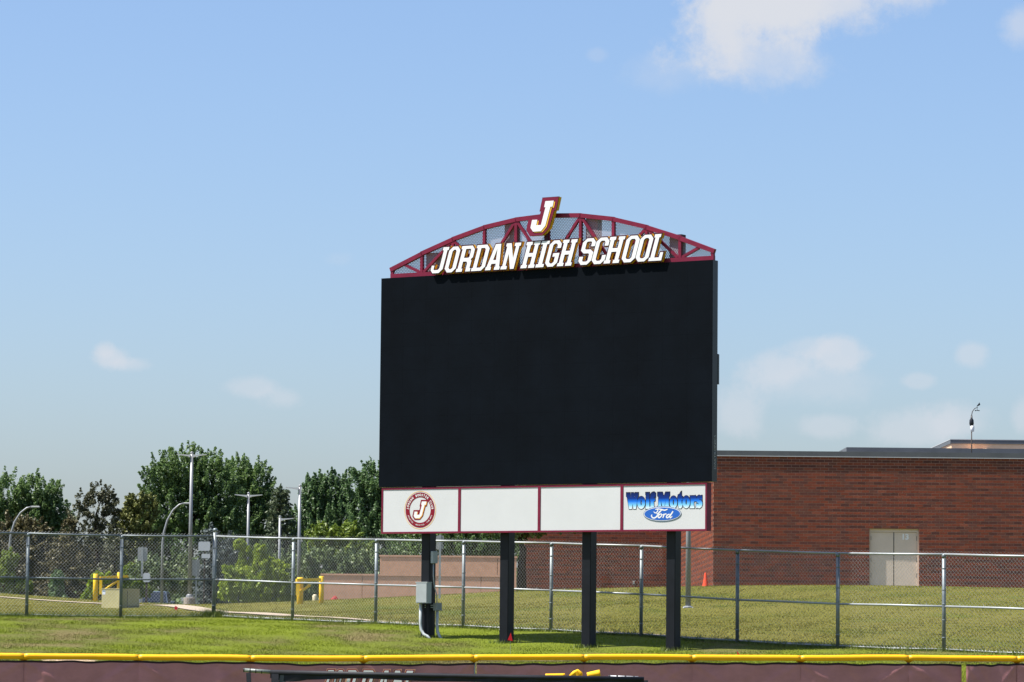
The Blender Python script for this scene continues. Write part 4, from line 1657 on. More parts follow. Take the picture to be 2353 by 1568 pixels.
# second, taller parapet tier further back
t2 = P(1945, 1028, SBD + 9)
tx = t2.x - c0.x
tz0 = zt
tz1 = t2.z - ZB
mb = MB()
mb.box((tx + .04, 9.04, tz0 - .2), (NB * BRL, 30, tz1 - .20))
tier = mb.build('upper_tier', M_TAN, school)
mb = MB()
mb.box((tx, 9.0, tz1 - .20), (NB * BRL, 30.04, tz1))
mb.build('tier_coping', M_COPE, tier)
mb = MB()
mb.box((tx - .012, 8.985, tz1 - .225), (NB * BRL, 8.999, tz1 - .195))
mb.build('tier_drip_edge', M_COPEL, tier)
# tan penthouse
PD_ = SBD + 24
ph = P(S(2376), S(1098), PD_)
px_ = ph.x - c0.x
pz1_ = ph.z - ZB
py_ = 24.0
mb = MB()
pxe = NB * BRL - 1.2
mb.box((px_ + .05, py_ + .05, tz1 - 1), (pxe, py_ + 16, pz1_ - .20))
pent = mb.build('penthouse', M_TAN, school)
mb = MB()
mb.box((px_, py_, pz1_ - .20), (pxe + .05, py_ + 16.05, pz1_ - .03))
mb.build('penthouse_coping', M_COPE, pent)
mb = MB()
mb.box((px_ - .01, py_ - .012, pz1_ - .03), (pxe + .06, py_ + 16.06, pz1_))
mb.build('penthouse_cap', M_COPEL, pent)
vx = P(S(2100 + 1830 / 5.115), S(1110), PD_).x - c0.x
for k, w in ((0, .40), (.62, .22)):
    mb = MB()
    mb.bbox((vx - .7 + k, py_ - .45, tz1 - .6), (vx - .7 + k + w, py_ - .02, pz1_ - .42), .02)
    mb.build('roof_vent', M_TAN, pent)
# beige double door
ddp = .16
dzt = dz1 - .001
mb = MB()
mb.box((dx0 + .001, ddp - .06, 0), (dx0 + .055, ddp + .05, dzt - .12))
mb.box((dx1 - .055, ddp - .06, 0), (dx1 - .001, ddp + .05, dzt - .12))
mb.box((dx0 + .001, ddp - .06, dzt - .12), (dx1 - .001, ddp + .05, dzt))
fr_ = mb.build('door_frame', M_DOOR, school)
mb = MB()
mb.box((dx0 + .002, ddp + .051, 0), (dx1 - .002, ddp + .06, dzt))
mb.build('door_reveal', M_BLACKP, fr_)
dm = (dx0 + dx1) / 2
for sgn, (l, r) in ((0, (dx0 + .060, dm - .016)), (1, (dm + .016, dx1 - .060))):
    mb = MB()
    mb.box((l, ddp - .03, .0), (r, ddp + .02, dzt - .128))
    lf = mb.build('door_leaf', M_DOOR, school)
    hx = l - .006 if sgn == 0 else r - .012
    for zz in (.28, .50, .80):
        m2 = MB()
        m2.box((hx, ddp - .048, (dzt - .1) * zz + .2), (hx + .018, ddp - .031, (dzt - .1) * zz + .36))
        m2.build('hinge', M_BLACKP, lf)
    if sgn == 1:
        m3 = MB()
        nxp = P(S(2130 + 1105 / 8.255), S(1340), SBD).x - c0.x
        nzp = pz_at(S(1300 + 400 / 8.255), SBD, 2050) - ZB
        vs, fs = text_mesh_data('13', .285, .012)
        m3.add([(nxp + x, ddp - .034, nzp + z) for x, z in vs], fs)
        m3.build('door_number', mat('bright_white_vinyl', (.88, .88, .88), .5), lf)
mb = MB()
mb.box((dm - .013, ddp - .012, 0), (dm + .013, ddp + .01, dzt - .13))
mb.build('centre_seal', M_BLACKP, school)
# wall box and tap on the recessed wall
bx = P(S(1584.5), S(1457), SFD)
mb = MB()
mb.bbox((bx.x - c0.x - .05, DEEP - .06, bx.z - ZB - .07), (bx.x - c0.x + .05, DEEP - .003, bx.z - ZB + .07), .01)
mb.build('outlet_box', M_SIGNB, school)

# weather station on the roof
wsd = SBD + 6
wb = P(S(2429), S(1123), wsd)
w1 = P(S(2428), S(1077), wsd)
ws = empty('weather_station', (wb.x, wb.y, ZT - .1), 0, 'small weather station on a thin mast standing on the school roof', 'weather station')
o_ = Vector((wb.x, wb.y, ZT - .1))
hh = w1.z - o_.z
hh_ = P(S(2431), S(1056), wsd).z - o_.z
mb = MB()
mb.tube([(0, 0, 0), (0, 0, hh + .12)], .022, 8)
mb.build('mast', M_DKPOST, ws, True)
mb = MB()
mb.lathe([(.02, -.05), (.065, -.03), (.075, .08), (.075, .17), (.06, .19)], 12, (.03, -.02, hh))
mb.build('sensor_housing', M_PRINTW, ws, True)
mb = MB()
mb.lathe([(.07, 0), (.09, .08), (.08, .22), (.04, .28), (.03, .40)], 12, (0, 0, hh + .195))
mb.build('rain_gauge', M_BLACKP, ws, True)
mb = MB()
ztop = hh + .6
mb.tube([(0, 0, ztop - .03), (.03, 0, ztop + .14), (.12, 0, ztop + .26), (.24, 0, ztop + .31)], .016, 6)
mb.build('arm', M_DKPOST, ws, True)
mb = MB()
for k in range(3):
    an = k * 2.094 + .4
    c_ = Vector((.22 + .075 * math.cos(an), .075 * math.sin(an), ztop + .18))
    mb.bar(Vector((.22, 0, ztop + .19)), c_, .008)
    mb.lathe([(.008, -.02), (.03, 0), (.028, .02)], 8, c_)
mb.bar((.22, 0, ztop + .31), (.22, 0, ztop + .18), .012)
mb.build('wind_cups', M_BLACKP, ws)
mb = MB()
mb.plate([[(.20, ztop + .33), (.34, ztop + .40), (.31, ztop + .50), (.20, ztop + .36)]], -.006, .006)
mb.build('wind_vane', M_BLACKP, ws)

# ------------------------------------------------------------------ tan panel walls left of the school
def panel_wall(u0, u1, vtop, vbot, d, joints, label, name, corner=True):
    A = P(u0, vbot, d)
    B_ = P(u1, vbot, d)
    top = P((u0 + u1) / 2, vtop, d).z
    base = min(A.z, B_.z) - .8
    rt = empty(name, (A.x, d, base), 0, label, 'wall', 'tan concrete panel walls')
    hgt = top - base
    xs = [0] + [P(j, vbot, d).x - A.x for j in joints] + [B_.x - A.x]
    m = MB()
    m.box((.01, .05, 0), (xs[-1] - .01, .24, hgt - .02))
    m.build('core', M_MORTAR, rt)
    for p, q in zip(xs[:-1], xs[1:]):
        m = MB()
        m.bbox((p + .012, 0, .02), (q - .012, .048, hgt - .075), .006)
        m.build('panel', M_PRECAST, rt)
    m = MB()
    m.box((-.02, -.02, hgt - .07), (xs[-1] + .02, .28, hgt))
    m.build('cap', M_PRECAST, rt)
    return rt


panel_wall(737, 1149, 1320, 1384, FPX / 60, [832, 977, 1105], 'lower tan concrete panel wall at the foot of the grassy hill', 'panel_wall')
panel_wall(872, 1187, 1277, 1360, FPX / 56, [1012, 1143], 'higher tan concrete panel wall, set back behind the lower one', 'panel_wall')


# ------------------------------------------------------------------ lamps
def pole_lamp(u, vtop, vbase, d, kind, label, group, concrete=None, r0=.09, lean=0):
    base = P(u, vbase, d)
    top = P(u, vtop, d)
    h = top.z - base.z
    rt = empty('lamp_post' if kind != 'curved' else 'street_lamp', base, 0, label, 'lamp post', group)
    z0 = 0
    if concrete:
        ch, cr = concrete
        m = MB()
        m.lathe([(cr, -.6), (cr, ch - .02), (cr - .02, ch)], 20)
        m.build('concrete_base', M_CONC, rt, False)
        z0 = ch
        m = MB()
        m.bbox((-.17, -.17, z0 + .002), (.17, .17, z0 + .04), .01)
        m.lathe([(r0 * 1.7, .04), (r0 * 1.6, .12), (r0 * 1.15, .16)], 12, (0, 0, z0))
        m.build('base_cover', M_LAMP, rt)
    m = MB()
    if kind == 'curved':
        reach = 1.05
        pts = [(0, 0, -.5), (0, 0, h * .62), (.05, 0, h * .72), (.22, 0, h * .84), (.50, 0, h * .935), (.80, 0, h * .985), (reach, 0, h)]
        m.tube(pts, [.075, .065, .06, .055, .05, .045, .04], 10)
        m.build('pole', M_LAMP, rt, True)
        m = MB()
        m.bbox((reach - .02, -.10, h - .045), (reach + .40, .10, h + .03), .02)
        m.build('lamp_head', M_SIGNB, rt)
        return rt
    m.tube([(0, 0, z0 + .05 if concrete else -.5), (0, 0, h)], [r0, r0 * .72], 12)
    m.build('pole', M_LAMP, rt, True)
    m = MB()
    m.lathe([(r0 * .85, 0), (r0 * .85, .05), (.01, .09)], 12, (0, 0, h - .04))
    m.build('pole_cap', M_LAMP, rt, True)
    sides = {'double': (-1, 1), 'left': (-1,), 'right': (1,), 'none': ()}[kind]
    for sd in sides:
        m = MB()
        L = .72
        m.plate([ccw([(sd * r0 * .6, h - .25), (sd * .20, h - .19), (sd * L, h - .115), (sd * L, h - .08), (sd * .2, h - .11), (sd * r0 * .6, h - .10)])], -.10, .10)
        m.build('lamp_head', M_HEAD, rt)
    return rt


GL = 'parking lot lamp posts with flat heads'
pole_lamp(435, 1040, 1392, 172, 'double', 'tallest silver lamp post with two flat heads on a round concrete base', GL, (.38, .28), .10)
pole_lamp(567, 1133, 1408, 186, 'double', 'slim silver lamp post with two flat heads behind the yellow green shrub', GL, None, .085)
pole_lamp(685, 1116, 1408, 182, 'left', 'silver lamp post with a single head pointing left', GL, None, .10)
pole_lamp(640, 1187, 1410, 188, 'right', 'short silver lamp post with a single head pointing right', GL, None, .085)
GS = 'curved street lamps'
pole_lamp(20, 1164, 1385, 178, 'curved', 'curved arm street lamp at the far left before the dark spruce', GS)
pole_lamp(371, 1156, 1405, 179, 'curved', 'curved arm street lamp beside the parked car', GS)
# lone pole before the school's flank
rt = pole_lamp(1581, 1000, 1410, FPX / 86, 'none', 'plain silver light pole on a concrete pad before the lit brick flank', None, None, .075)
m = MB()
m.bbox((-.17, -.17, .04), (.17, .17, .09), .02)
m.lathe([(.14, .09), (.135, .17), (.09, .20)], 12)
for sx_ in (-.12, .12):
    for sy_ in (-.12, .12):
        m.lathe([(.035, .09), (.03, .15), (.01, .17)], 8, (sx_, sy_, 0))
m.build('base_plate', M_LAMP, rt)
m = MB()
m.bbox((-.26, -.26, -.5), (.26, .26, .035), .015)
m.build('concrete_pad', M_CONC, rt)


# ------------------------------------------------------------------ signs seen from behind
def sign(u, vbase, d, plates, label, post_r=.03, postm=None, back=True, group=None):
    base = P(u, vbase, d)
    rt = empty('street_sign', base, 0, label, 'sign', group)
    tops = max(P(u, pl[2], d).z for pl in plates) - base.z
    m = MB()
    m.box((-post_r, -.02, -.4), (post_r, .02, tops + .03))
    m.build('post', postm or M_GALV, rt)
    for (ua, ub, va, vb, mt) in plates:
        A, B_ = P(ua, vb, d), P(ub, va, d)
        m = MB()
        x0, x1, z0, z1 = A.x - base.x, B_.x - base.x, A.z - base.z, B_.z - base.z
        cr = min(.05, (z1 - z0) * .15)
        yy = .022 if mt is M_SIGNB else -.03
        m.plate([[(x0 + cr, z0), (x1 - cr, z0), (x1, z0 + cr), (x1, z1 - cr), (x1 - cr, z1), (x0 + cr, z1), (x0, z1 - cr), (x0, z0 + cr)]], yy, yy + .006)
        m.build('sign_plate', mt, rt)
    return rt


def sg(u0, u1, v0, v1, m):
    return (u0, u1, v0, v1, m)


GG = 'street signs by the parking lot'
sign(325, 1390, 168, [sg(316, 339, 1258, 1289, M_SIGNB)], 'grey sign back on a tall thin post left of the parked car', .045, None, True, GG)
sign(336, 1389, 160, [sg(329, 345, 1317, 1338, M_SIGNW)], 'small white sign on a dark post in front of the parked car', .05, M_DKPOST, True, GG)
sign(468, 1392, 165, [sg(456, 483, 1245, 1266, M_SIGNW), sg(463, 483, 1273, 1283, M_SIGNW)], 'two stacked white sign plates beside the fence corner', .03, M_DKPOST, True, GG)
sign(450, 1392, 172, [sg(437, 459, 1287, 1323, M_SIGNB)], 'dull grey sign back right behind the tallest lamp post', .03, M_GALV, True, GG)
sign(1010, 1372, 118, [sg(1002, 1020, 1231, 1249, M_SIGNB), sg(1002, 1019, 1249.5, 1263, M_SIGNB)], 'two grey sign backs one above the other beside the first scoreboard post', .035, M_GALV, True, GG)


# ------------------------------------------------------------------ yellow barrier gates
def barrier(A, Bp, Cp, label, arm_z, brace, d):
    """Thick pivot post A, thin latch post Bp, swing arm with a diagonal brace."""
    rt = empty('barrier_gate', A[0], 0, label, 'gate', 'yellow barrier gates across the path')
    h1 = A[1]
    m = MB()
    m.lathe([(A[2], -.3), (A[2], h1 - .02), (A[2] * .8, h1)], 16)
    m.build('pivot_post', M_YPAINT, rt, True)
    v = Bp[0] - A[0]
    m = MB()
    m.lathe([(Bp[2], -.3), (Bp[2], Bp[1] - .015), (Bp[2] * .8, Bp[1])], 14, (v.x, v.y, v.z))
    m.build('latch_post', M_YPAINT, rt, True)
    s = Cp[0] - A[0]
    e = Cp[1] - A[0]
    m = MB()
    m.bar((s.x, s.y - .02, arm_z[0]), (e.x, e.y - .02, arm_z[1]), .10, .10)
    m.build('arm', M_YPAINT, rt)
    m = MB()
    m.box((s.x - .005, s.y - .075, arm_z[2]), (s.x + .115, s.y + .03, arm_z[0] - .05))
    m.build('hanger', M_YPAINT, rt)
    m = MB()
    m.bar((s.x + .04, s.y - .03, arm_z[2] + .06), (brace[0], s.y + (e.y - s.y) * .6 - .03, brace[1]), .08, .07)
    m.build('brace', M_YPAINT, rt)
    return rt


gd = 151.0
pa_ = P(219, 1378, gd)
pb2 = P(272, 1383, gd + .6)
ca, cb = P(229, 1330, gd), P(294, 1325, gd + 1.0)
barrier((pa_, P(219, 1319, gd).z - pa_.z, .105), (pb2, P(272, 1315, gd).z - pb2.z, .072), (ca, cb), 'yellow barrier gate behind the beige cabinet, left of the fence corner',
        (P(231, 1328, gd).z - pa_.z, P(294, 1324, gd).z - pa_.z, P(231, 1366, gd).z - pa_.z), (P(266, 1334, gd).x - pa_.x, P(266, 1336, gd).z - pa_.z), gd)
gd = 118.0
pa_ = P(689, 1396, gd)
pb2 = P(738, 1396, gd + .4)
ca, cb = P(681, 1331, gd - .2), P(736, 1334, gd + .3)
barrier((pa_, P(689, 1327, gd).z - pa_.z, .105), (pb2, P(738, 1324, gd).z - pb2.z, .08), (ca, cb), 'yellow barrier gate standing before the end of the tan panel wall',
        (P(684, 1334, gd).z - pa_.z, P(738, 1332, gd).z - pa_.z, P(684, 1369, gd).z - pa_.z), (P(712, 1343, gd).x - pa_.x, P(712, 1345, gd).z - pa_.z), gd)
# pale bollard
q = P(723, 1388, 128.0)
m = MB()
m.lathe([(.085, -.3), (.085, P(723, 1366, 128.0).z - q.z - .05), (.06, P(723, 1366, 128.0).z - q.z - .01), (.01, P(723, 1366, 128.0).z - q.z)], 14)
o = m.build('bollard', mat('cream_bollard_paint', (.60, .52, .33), .6, var=.08), None, True)
o.location = q
tag(o, 'short cream bollard between the posts of the right yellow barrier gate', 'bollard')

# ------------------------------------------------------------------ utility cabinet on its pad
td = 117.0
ta, tb, tc2 = P(233, 1404, td), P(276, 1406, td - .55), P(320, 1405, td + .25)
zt_ = P(276, 1353, td).z
root = Vector((ta.x, ta.y, ta.z))
tr = empty('utility_cabinet', root, 0, 'olive beige utility cabinet behind the chain-link fence on the left', 'utility cabinet')


def prism(pts, z0, z1):
    m_ = MB()
    n = len(pts)
    m_.add([(x, y, z0) for x, y in pts] + [(x, y, z1) for x, y in pts],
           [tuple(range(n - 1, -1, -1)), tuple(range(n, 2 * n))] + [(i, (i + 1) % n, n + (i + 1) % n, n + i) for i in range(n)])
    return m_


v1 = Vector((ta.x - root.x, ta.y - root.y))
v2 = Vector((tb.x - root.x, tb.y - root.y))
v3 = Vector((tc2.x - root.x, tc2.y - root.y))
v4 = v1 + v3 - v2
hh = zt_ - root.z
zlo = -.35
prism([v1, v2, v3, v4], zlo, hh - .03).build('cabinet_body', M_XFMR, tr)
ctr = (v1 + v3) / 2
prism([ctr + (v - ctr) * 1.025 for v in (v1, v2, v3, v4)], hh - .03, hh).build('cabinet_lid', M_XFMR, tr)
# door seams and warning sticker
ax = (v3 - v2)
nrm = Vector((ax.y, -ax.x)).normalized()
m = MB()
for f in (.36,):
    c_ = v2 + ax * f + nrm * .003
    m.bar((c_.x, c_.y, .05), (c_.x, c_.y, hh - .06), .012, .012)
m.build('door_seam', M_BLACKP, tr)
m = MB()
c1, c2 = v2 + ax * .36 + nrm * .003, v2 + ax * .98 + nrm * .003
m.bar((c1.x, c1.y, .16), (c2.x, c2.y, .16), .010, .012)
m.build('door_seam', M_BLACKP, tr)
ax1 = v2 - v1
n1 = Vector((ax1.y, -ax1.x)).normalized()
m = MB()
s0, s1 = v1 + ax1 * .04 + n1 * .004, v1 + ax1 * .20 + n1 * .004
m.add([(s0.x, s0.y, hh - .20), (s1.x, s1.y, hh - .20), (s1.x, s1.y, hh - .06), (s0.x, s0.y, hh - .06)], [(0, 1, 2, 3)])
m.build('warning_sticker', M_SIGNW, tr)
m = MB()
sb0, sb1 = v1 + ax1 * .05 + n1 * .0055, v1 + ax1 * .19 + n1 * .0055
m.add([(sb0.x, sb0.y, hh - .105), (sb1.x, sb1.y, hh - .105), (sb1.x, sb1.y, hh - .07), (sb0.x, sb0.y, hh - .07)], [(0, 1, 2, 3)])
m.build('sticker_band', M_BLUED, tr)
for n_, (ua, ub) in enumerate(((217, 238), (239, 259), (260, 275))):
    A, B_ = P(ua, 1409, td - .9), P(ub, 1409, td - 1.1)
    zz = P(ua, 1401 + n_ * .6, td - .9).z
    m = MB()
    m.bbox((-(B_.x - A.x) / 2 + .01, -.12, A.z - .25 - A.z), ((B_.x - A.x) / 2 - .01, .14, zz - A.z), .012)
    o = m.build('stone_block', M_STONE)
    o.location = ((A.x + B_.x) / 2, A.y, A.z)
    tag(o, ['leftmost grey stone block lying before the olive beige utility cabinet', 'middle grey stone block of the row before the olive beige utility cabinet',
            'grey stone block by the fence post, rightmost of the row before the cabinet'][n_], 'stone block', 'stone blocks before the utility cabinet')

# ------------------------------------------------------------------ cone, flags, red tarp
cb_ = P(1621, 1352, FPX / 66)
ch = P(1621, 1316, FPX / 66).z - cb_.z
m = MB()
m.bbox((-.17, -.17, -.06), (.17, .17, .012), .01)
m.lathe([(.118, .012), (.10, .12), (.030, ch - .02), (.022, ch)], 18)
o = m.build('traffic_cone', M_CONE, None, False)
o.location = cb_
tag(o, 'orange traffic cone on the grass by the corner of the brick school', 'traffic cone')
for (u, vb_, vt_, d, lab, tilt, pts) in [
        (404, 1412, 1394, 98, 'small dark red marking flag on the grass left of the fence corner', 0, [(-.05, -.02), (.03, -.06), (.05, .03), (-.02, .07)]),
        (1173, 1480, 1461, 67.6, 'bright red triangular marking flag at the foot of the second scoreboard post', 0, [(-.055, -.05), (.04, -.07), (.005, .09)]),
        (1695, 1506, 1495, 63.0, 'small red marking flag standing just behind the yellow fence cap', 0, [(-.02, .03), (.045, -.055), (.0, -.05)])]:
    base = P(u, vb_, d)
    base.z = gz(base.x, base.y)
    rt = empty('marking_flag', base, 0, lab, 'marking flag', 'red marking flags')
    ht = P(u, vt_ + 4, d).z - base.z
    m = MB()
    m.tube([(.0, .01, -.05), (.0, .012, ht + .04)], .003, 5)
    m.build('wire_stem', M_SIGNB, rt)
    m = MB()
    m.plate([ccw([(x, z + ht) for x, z in pts])], -.004, .004)
    m.build('flag', M_RED, rt)
q = P(766, 1383, FPX / 61)
m = MB()
rr = random.Random(5)
prof = []
for i in range(6):
    for k in range(10):
        an = 2 * math.pi * k / 10
        f = [1, 1.04, .92, .72, .42, .08][i]
        prof.append(((.17 * f + rr.uniform(-.02, .02)) * math.cos(an), (.12 * f) * math.sin(an), [-.05, .03, .08, .13, .17, .18][i] + rr.uniform(-.012, .012) + .04 * math.cos(an)))
m.add(prof, [(i * 10 + k, i * 10 + (k + 1) % 10, (i + 1) * 10 + (k + 1) % 10, (i + 1) * 10 + k) for i in range(5) for k in range(10)] + [tuple(range(50, 60))])
o = m.build('crumpled_tarp', M_REDBAG)
o.location = q
tag(o, 'crumpled faded red tarp lying at the foot of the tan panel wall', 'tarp')

# ------------------------------------------------------------------ parked car, facing the field
cd = FPX / 43
cbz = P(356, 1360, cd)
carz = 2.06
car = empty('parked_car', (cbz.x, cd, carz), 0, 'grey blue car parked behind the berm, only windscreen and roof showing', 'car')
# body: cross-sections along its length (y), front towards the field
secs = [(-2.30, .78, .30, .62), (-2.22, .86, .24, .84), (-1.6, .90, .22, 1.00), (-.95, .91, .22, 1.06), (1.7, .91, .22, 1.06), (2.20, .88, .26, 1.02), (2.28, .80, .36, .9)]
vs, fs = [], []
for (y, hw, zl, zh) in secs:
    ring_ = [(-hw * .9, zl), (hw * .9, zl), (hw, zl + .15), (hw, zh - .16), (hw * .93, zh - .03), (hw * .6, zh + .03), (-hw * .6, zh + .03), (-hw * .93, zh - .03), (-hw, zh - .16), (-hw, zl + .15)]
    vs += [(x, y, z) for x, z in ring_]
for i in range(len(secs) - 1):
    for k in range(10):
        fs.append((i * 10 + k, i * 10 + (k + 1) % 10, (i + 1) * 10 + (k + 1) % 10, (i + 1) * 10 + k))
fs += [tuple(range(9, -1, -1)), tuple(range(60, 70))]
fs = [f if len(f) > 4 else tuple(reversed(f)) for f in fs]
MB().add(vs, fs).build('body', M_CAR, car, False)
m = MB()
gh = [(-1.0, .80, 1.06, .80, 1.08), (-.35, .74, 1.06, .64, 1.66), (1.3, .74, 1.06, .64, 1.70), (2.0, .76, 1.06, .72, 1.12)]
vs = []
for (y, hb, zb_, ht_, zt2) in gh:
    vs += [(-hb, y, zb_), (hb, y, zb_), (ht_, y, zt2), (ht_ * .6, y, zt2 + .04), (-ht_ * .6, y, zt2 + .04), (-ht_, y, zt2)]
fs = []
for i in range(3):
    for k in range(6):
        fs.append((i * 6 + (k + 1) % 6, i * 6 + k, (i + 1) * 6 + k, (i + 1) * 6 + (k + 1) % 6))
m.add(vs, fs)
m.build('cabin', M_CAR, car, False)
m = MB()
m.add([(-.70, -1.04, 1.15), (.70, -1.04, 1.15), (.58, -.46, 1.665), (-.58, -.46, 1.665)], [(0, 1, 2, 3)])
m.build('windscreen', M_GLASS, car)
for sd in (-1, 1):
    m = MB()
    m.add([(sd * .785, -.75, 1.10), (sd * .765, 1.7, 1.12), (sd * .690, 1.2, 1.56), (sd * .690, -.28, 1.56)], [(0, 1, 2, 3) if sd > 0 else (3, 2, 1, 0)])
    m.build('side_window', M_GLASS, car)
    m = MB()
    m.bbox((sd * 1.02 - .11, -.72, 1.03), (sd * 1.02 + .11, -.60, 1.19), .03)
    m.build('wing_mirror', M_CAR, car)
    m = MB()
    m.bbox((sd * .66 - .16, -2.335, .66), (sd * .66 + .16, -2.2, .80), .03)
    m.build('headlight', M_SIGNW, car)
    for y in (-1.45, 1.4):
        m = MB()
        m.tube([(sd * .70, y, .34), (sd * .93, y, .34)], .34, 20)
        wh = m.build('wheel', M_TYRE, car)
        m = MB()
        m.tube([(sd * .90, y, .34), (sd * .945, y, .34)], .20, 14)
        m.build('rim', M_GALV, wh)

# ------------------------------------------------------------------ trees and shrubs
def leaf_cards(centres, axes, L, Rr, K, size, rng, flat=.6, droop=0.0, up=.45):
    """Leaf-sized faces spread through plumes: (vertices, quads)."""
    n = len(centres)
    c = np.repeat(centres, K, 0)
    a = np.repeat(axes, K, 0)
    l = np.repeat(L, K)
    r = np.repeat(Rr, K)
    t = rng.random(n * K) ** .9
    rad = rng.normal(size=(n * K, 3))
    rad -= a * (rad * a).sum(1)[:, None]
    rad /= np.linalg.norm(rad, axis=1)[:, None] + 1e-9
    p = c + a * (t * l)[:, None] + rad * (r * (1.02 - .8 * t) * np.sqrt(rng.random(n * K)))[:, None]
    p[:, 2] -= droop * t * l
    nn = rng.normal(size=(n * K, 3)) * .7 + rad * .5
    nn[:, 2] += up
    nn /= np.linalg.norm(nn, axis=1)[:, None]
    q = rng.normal(size=(n * K, 3)) + a * .6
    u = np.cross(nn, q)
    u /= np.linalg.norm(u, axis=1)[:, None] + 1e-9
    v = np.cross(nn, u)
    s = (size * rng.uniform(.6, 1.35, n * K))[:, None]
    V = np.stack([p - v * s, p + u * s * flat, p + v * s, p - u * s * flat], 1).reshape(-1, 3)
    F = np.arange(n * K * 4).reshape(-1, 4)
    return V, F


def trunk_mesh(base, top, r0, limbs, name, parent):
    m = MB()
    rr = random.Random(int(abs(base[0] * 100)) + 3)
    b, t = Vector(base), Vector(top)
    pts = [b + Vector((0, 0, -.6))] + [b.lerp(t, k / 6) + Vector((rr.uniform(-.05, .05), rr.uniform(-.05, .05), 0)) * k for k in range(1, 7)]
    m.tube(pts, [r0 * 1.25, r0, r0 * .86, r0 * .72, r0 * .55, r0 * .36, r0 * .12], 9)
    for (f, e) in limbs:
        s = b.lerp(t, f)
        e = Vector(e)
        m.tube([s, s.lerp(e, .5) + Vector((0, 0, .15)), e], [r0 * .42 * (1.1 - f), r0 * .26 * (1.1 - f), r0 * .06], 6)
    return m.build(name, M_BARK, parent, True)


LEAF = {
    'maple': leaf_mat('maple_leaf', (0.075, 0.138, 0.046), (0.174, 0.268, 0.075), .55),
    'poplar': leaf_mat('poplar_leaf', (0.069, 0.133, 0.053), (0.151, 0.248, 0.081), .55),
    'spruce': leaf_mat('spruce_needle', (0.055, 0.086, 0.046), (0.129, 0.159, 0.076), .9, .12),
    'brown': leaf_mat('brownish_needle', (0.078, 0.072, 0.034), (0.153, 0.133, 0.058), .9, .12),
    'thin': leaf_mat('thin_grey_needle', (0.068, 0.075, 0.041), (0.136, 0.140, 0.072), .9, .15),
    'olive': leaf_mat('olive_needle', (0.105, 0.121, 0.036), (0.225, 0.238, 0.064), .9, .12),
    'blue': leaf_mat('blue_needle', (0.074, 0.096, 0.091), (0.154, 0.185, 0.178), 1.2, .1),
    'lime': leaf_mat('lime_leaf', (0.175, 0.260, 0.020), (0.368, 0.454, 0.034), .9, .35),
    'fresh': leaf_mat('fresh_leaf', (0.116, 0.184, 0.024), (0.235, 0.302, 0.040), .9, .35),
    'bush': leaf_mat('dull_bush_leaf', (0.085, 0.133, 0.053), (0.191, 0.248, 0.093), .8, .2),
    'grey': leaf_mat('grey_green_leaf', (0.112, 0.189, 0.075), (0.199, 0.289, 0.120), 1., .25),
}


def broadleaf(name, label, d, lobes, leaf, group, base_v=None, trunk_u=None, n=120, K=76, size=.080, plume=(.95, .30), seed=1, upw=1.0, r0=.16):
    rng = np.random.default_rng(seed)
    s = d / FPX
    us = [l[0] for l in lobes]
    tu = trunk_u if trunk_u is not None else sum(us) / len(us)
    bx = P(tu, 1400, d).x
    bz = gz(bx, d) if base_v is None else P(tu, base_v, d).z
    base = Vector((bx, d, bz))
    root = empty(name, base, 0, label, 'shrub' if 'shrub' in name else 'tree', group)
    Vs, Fs, off = [], [], 0
    ends = []
    topz = 0
    for (u, v, ru, rv) in lobes:
        c = P(u, v, d) - base
        rx, rz = ru * s, rv * s
        k = int(n * (rx * rz / 4.0) ** .75) + 14
        dv = rng.normal(size=(k, 3))
        dv /= np.linalg.norm(dv, axis=1)[:, None]
        rad = .45 + .55 * rng.random(k) ** .55
        ctr = np.array(c)[None] + dv * rad[:, None] * np.array([rx * .86, rx * .80, rz * .84])[None]
        ax = dv * np.array([.75, .75, .55]) + np.array([0, 0, upw]) + rng.normal(size=(k, 3)) * .18
        ax /= np.linalg.norm(ax, axis=1)[:, None]
        L = plume[0] * rng.uniform(.55, 1.25, k) * min(1, rx / 1.4 + .25)
        Rr = plume[1] * rng.uniform(.7, 1.2, k)
        V, F = leaf_cards(ctr, ax, L, Rr, K, size, rng)
        Vs.append(V)
        Fs.append(F + off)
        off += len(V)
        ends.append((.55 + .3 * rng.random(), tuple(c)))
        topz = max(topz, c.z)
    me = np_mesh('crown', np.concatenate(Vs), np.concatenate(Fs), 4)
    link_mesh('crown', me, LEAF[leaf], root)
    trunk_mesh((0, 0, 0), (0, 0, max(topz, .5)), r0, ends, 'trunk', root)
    return root


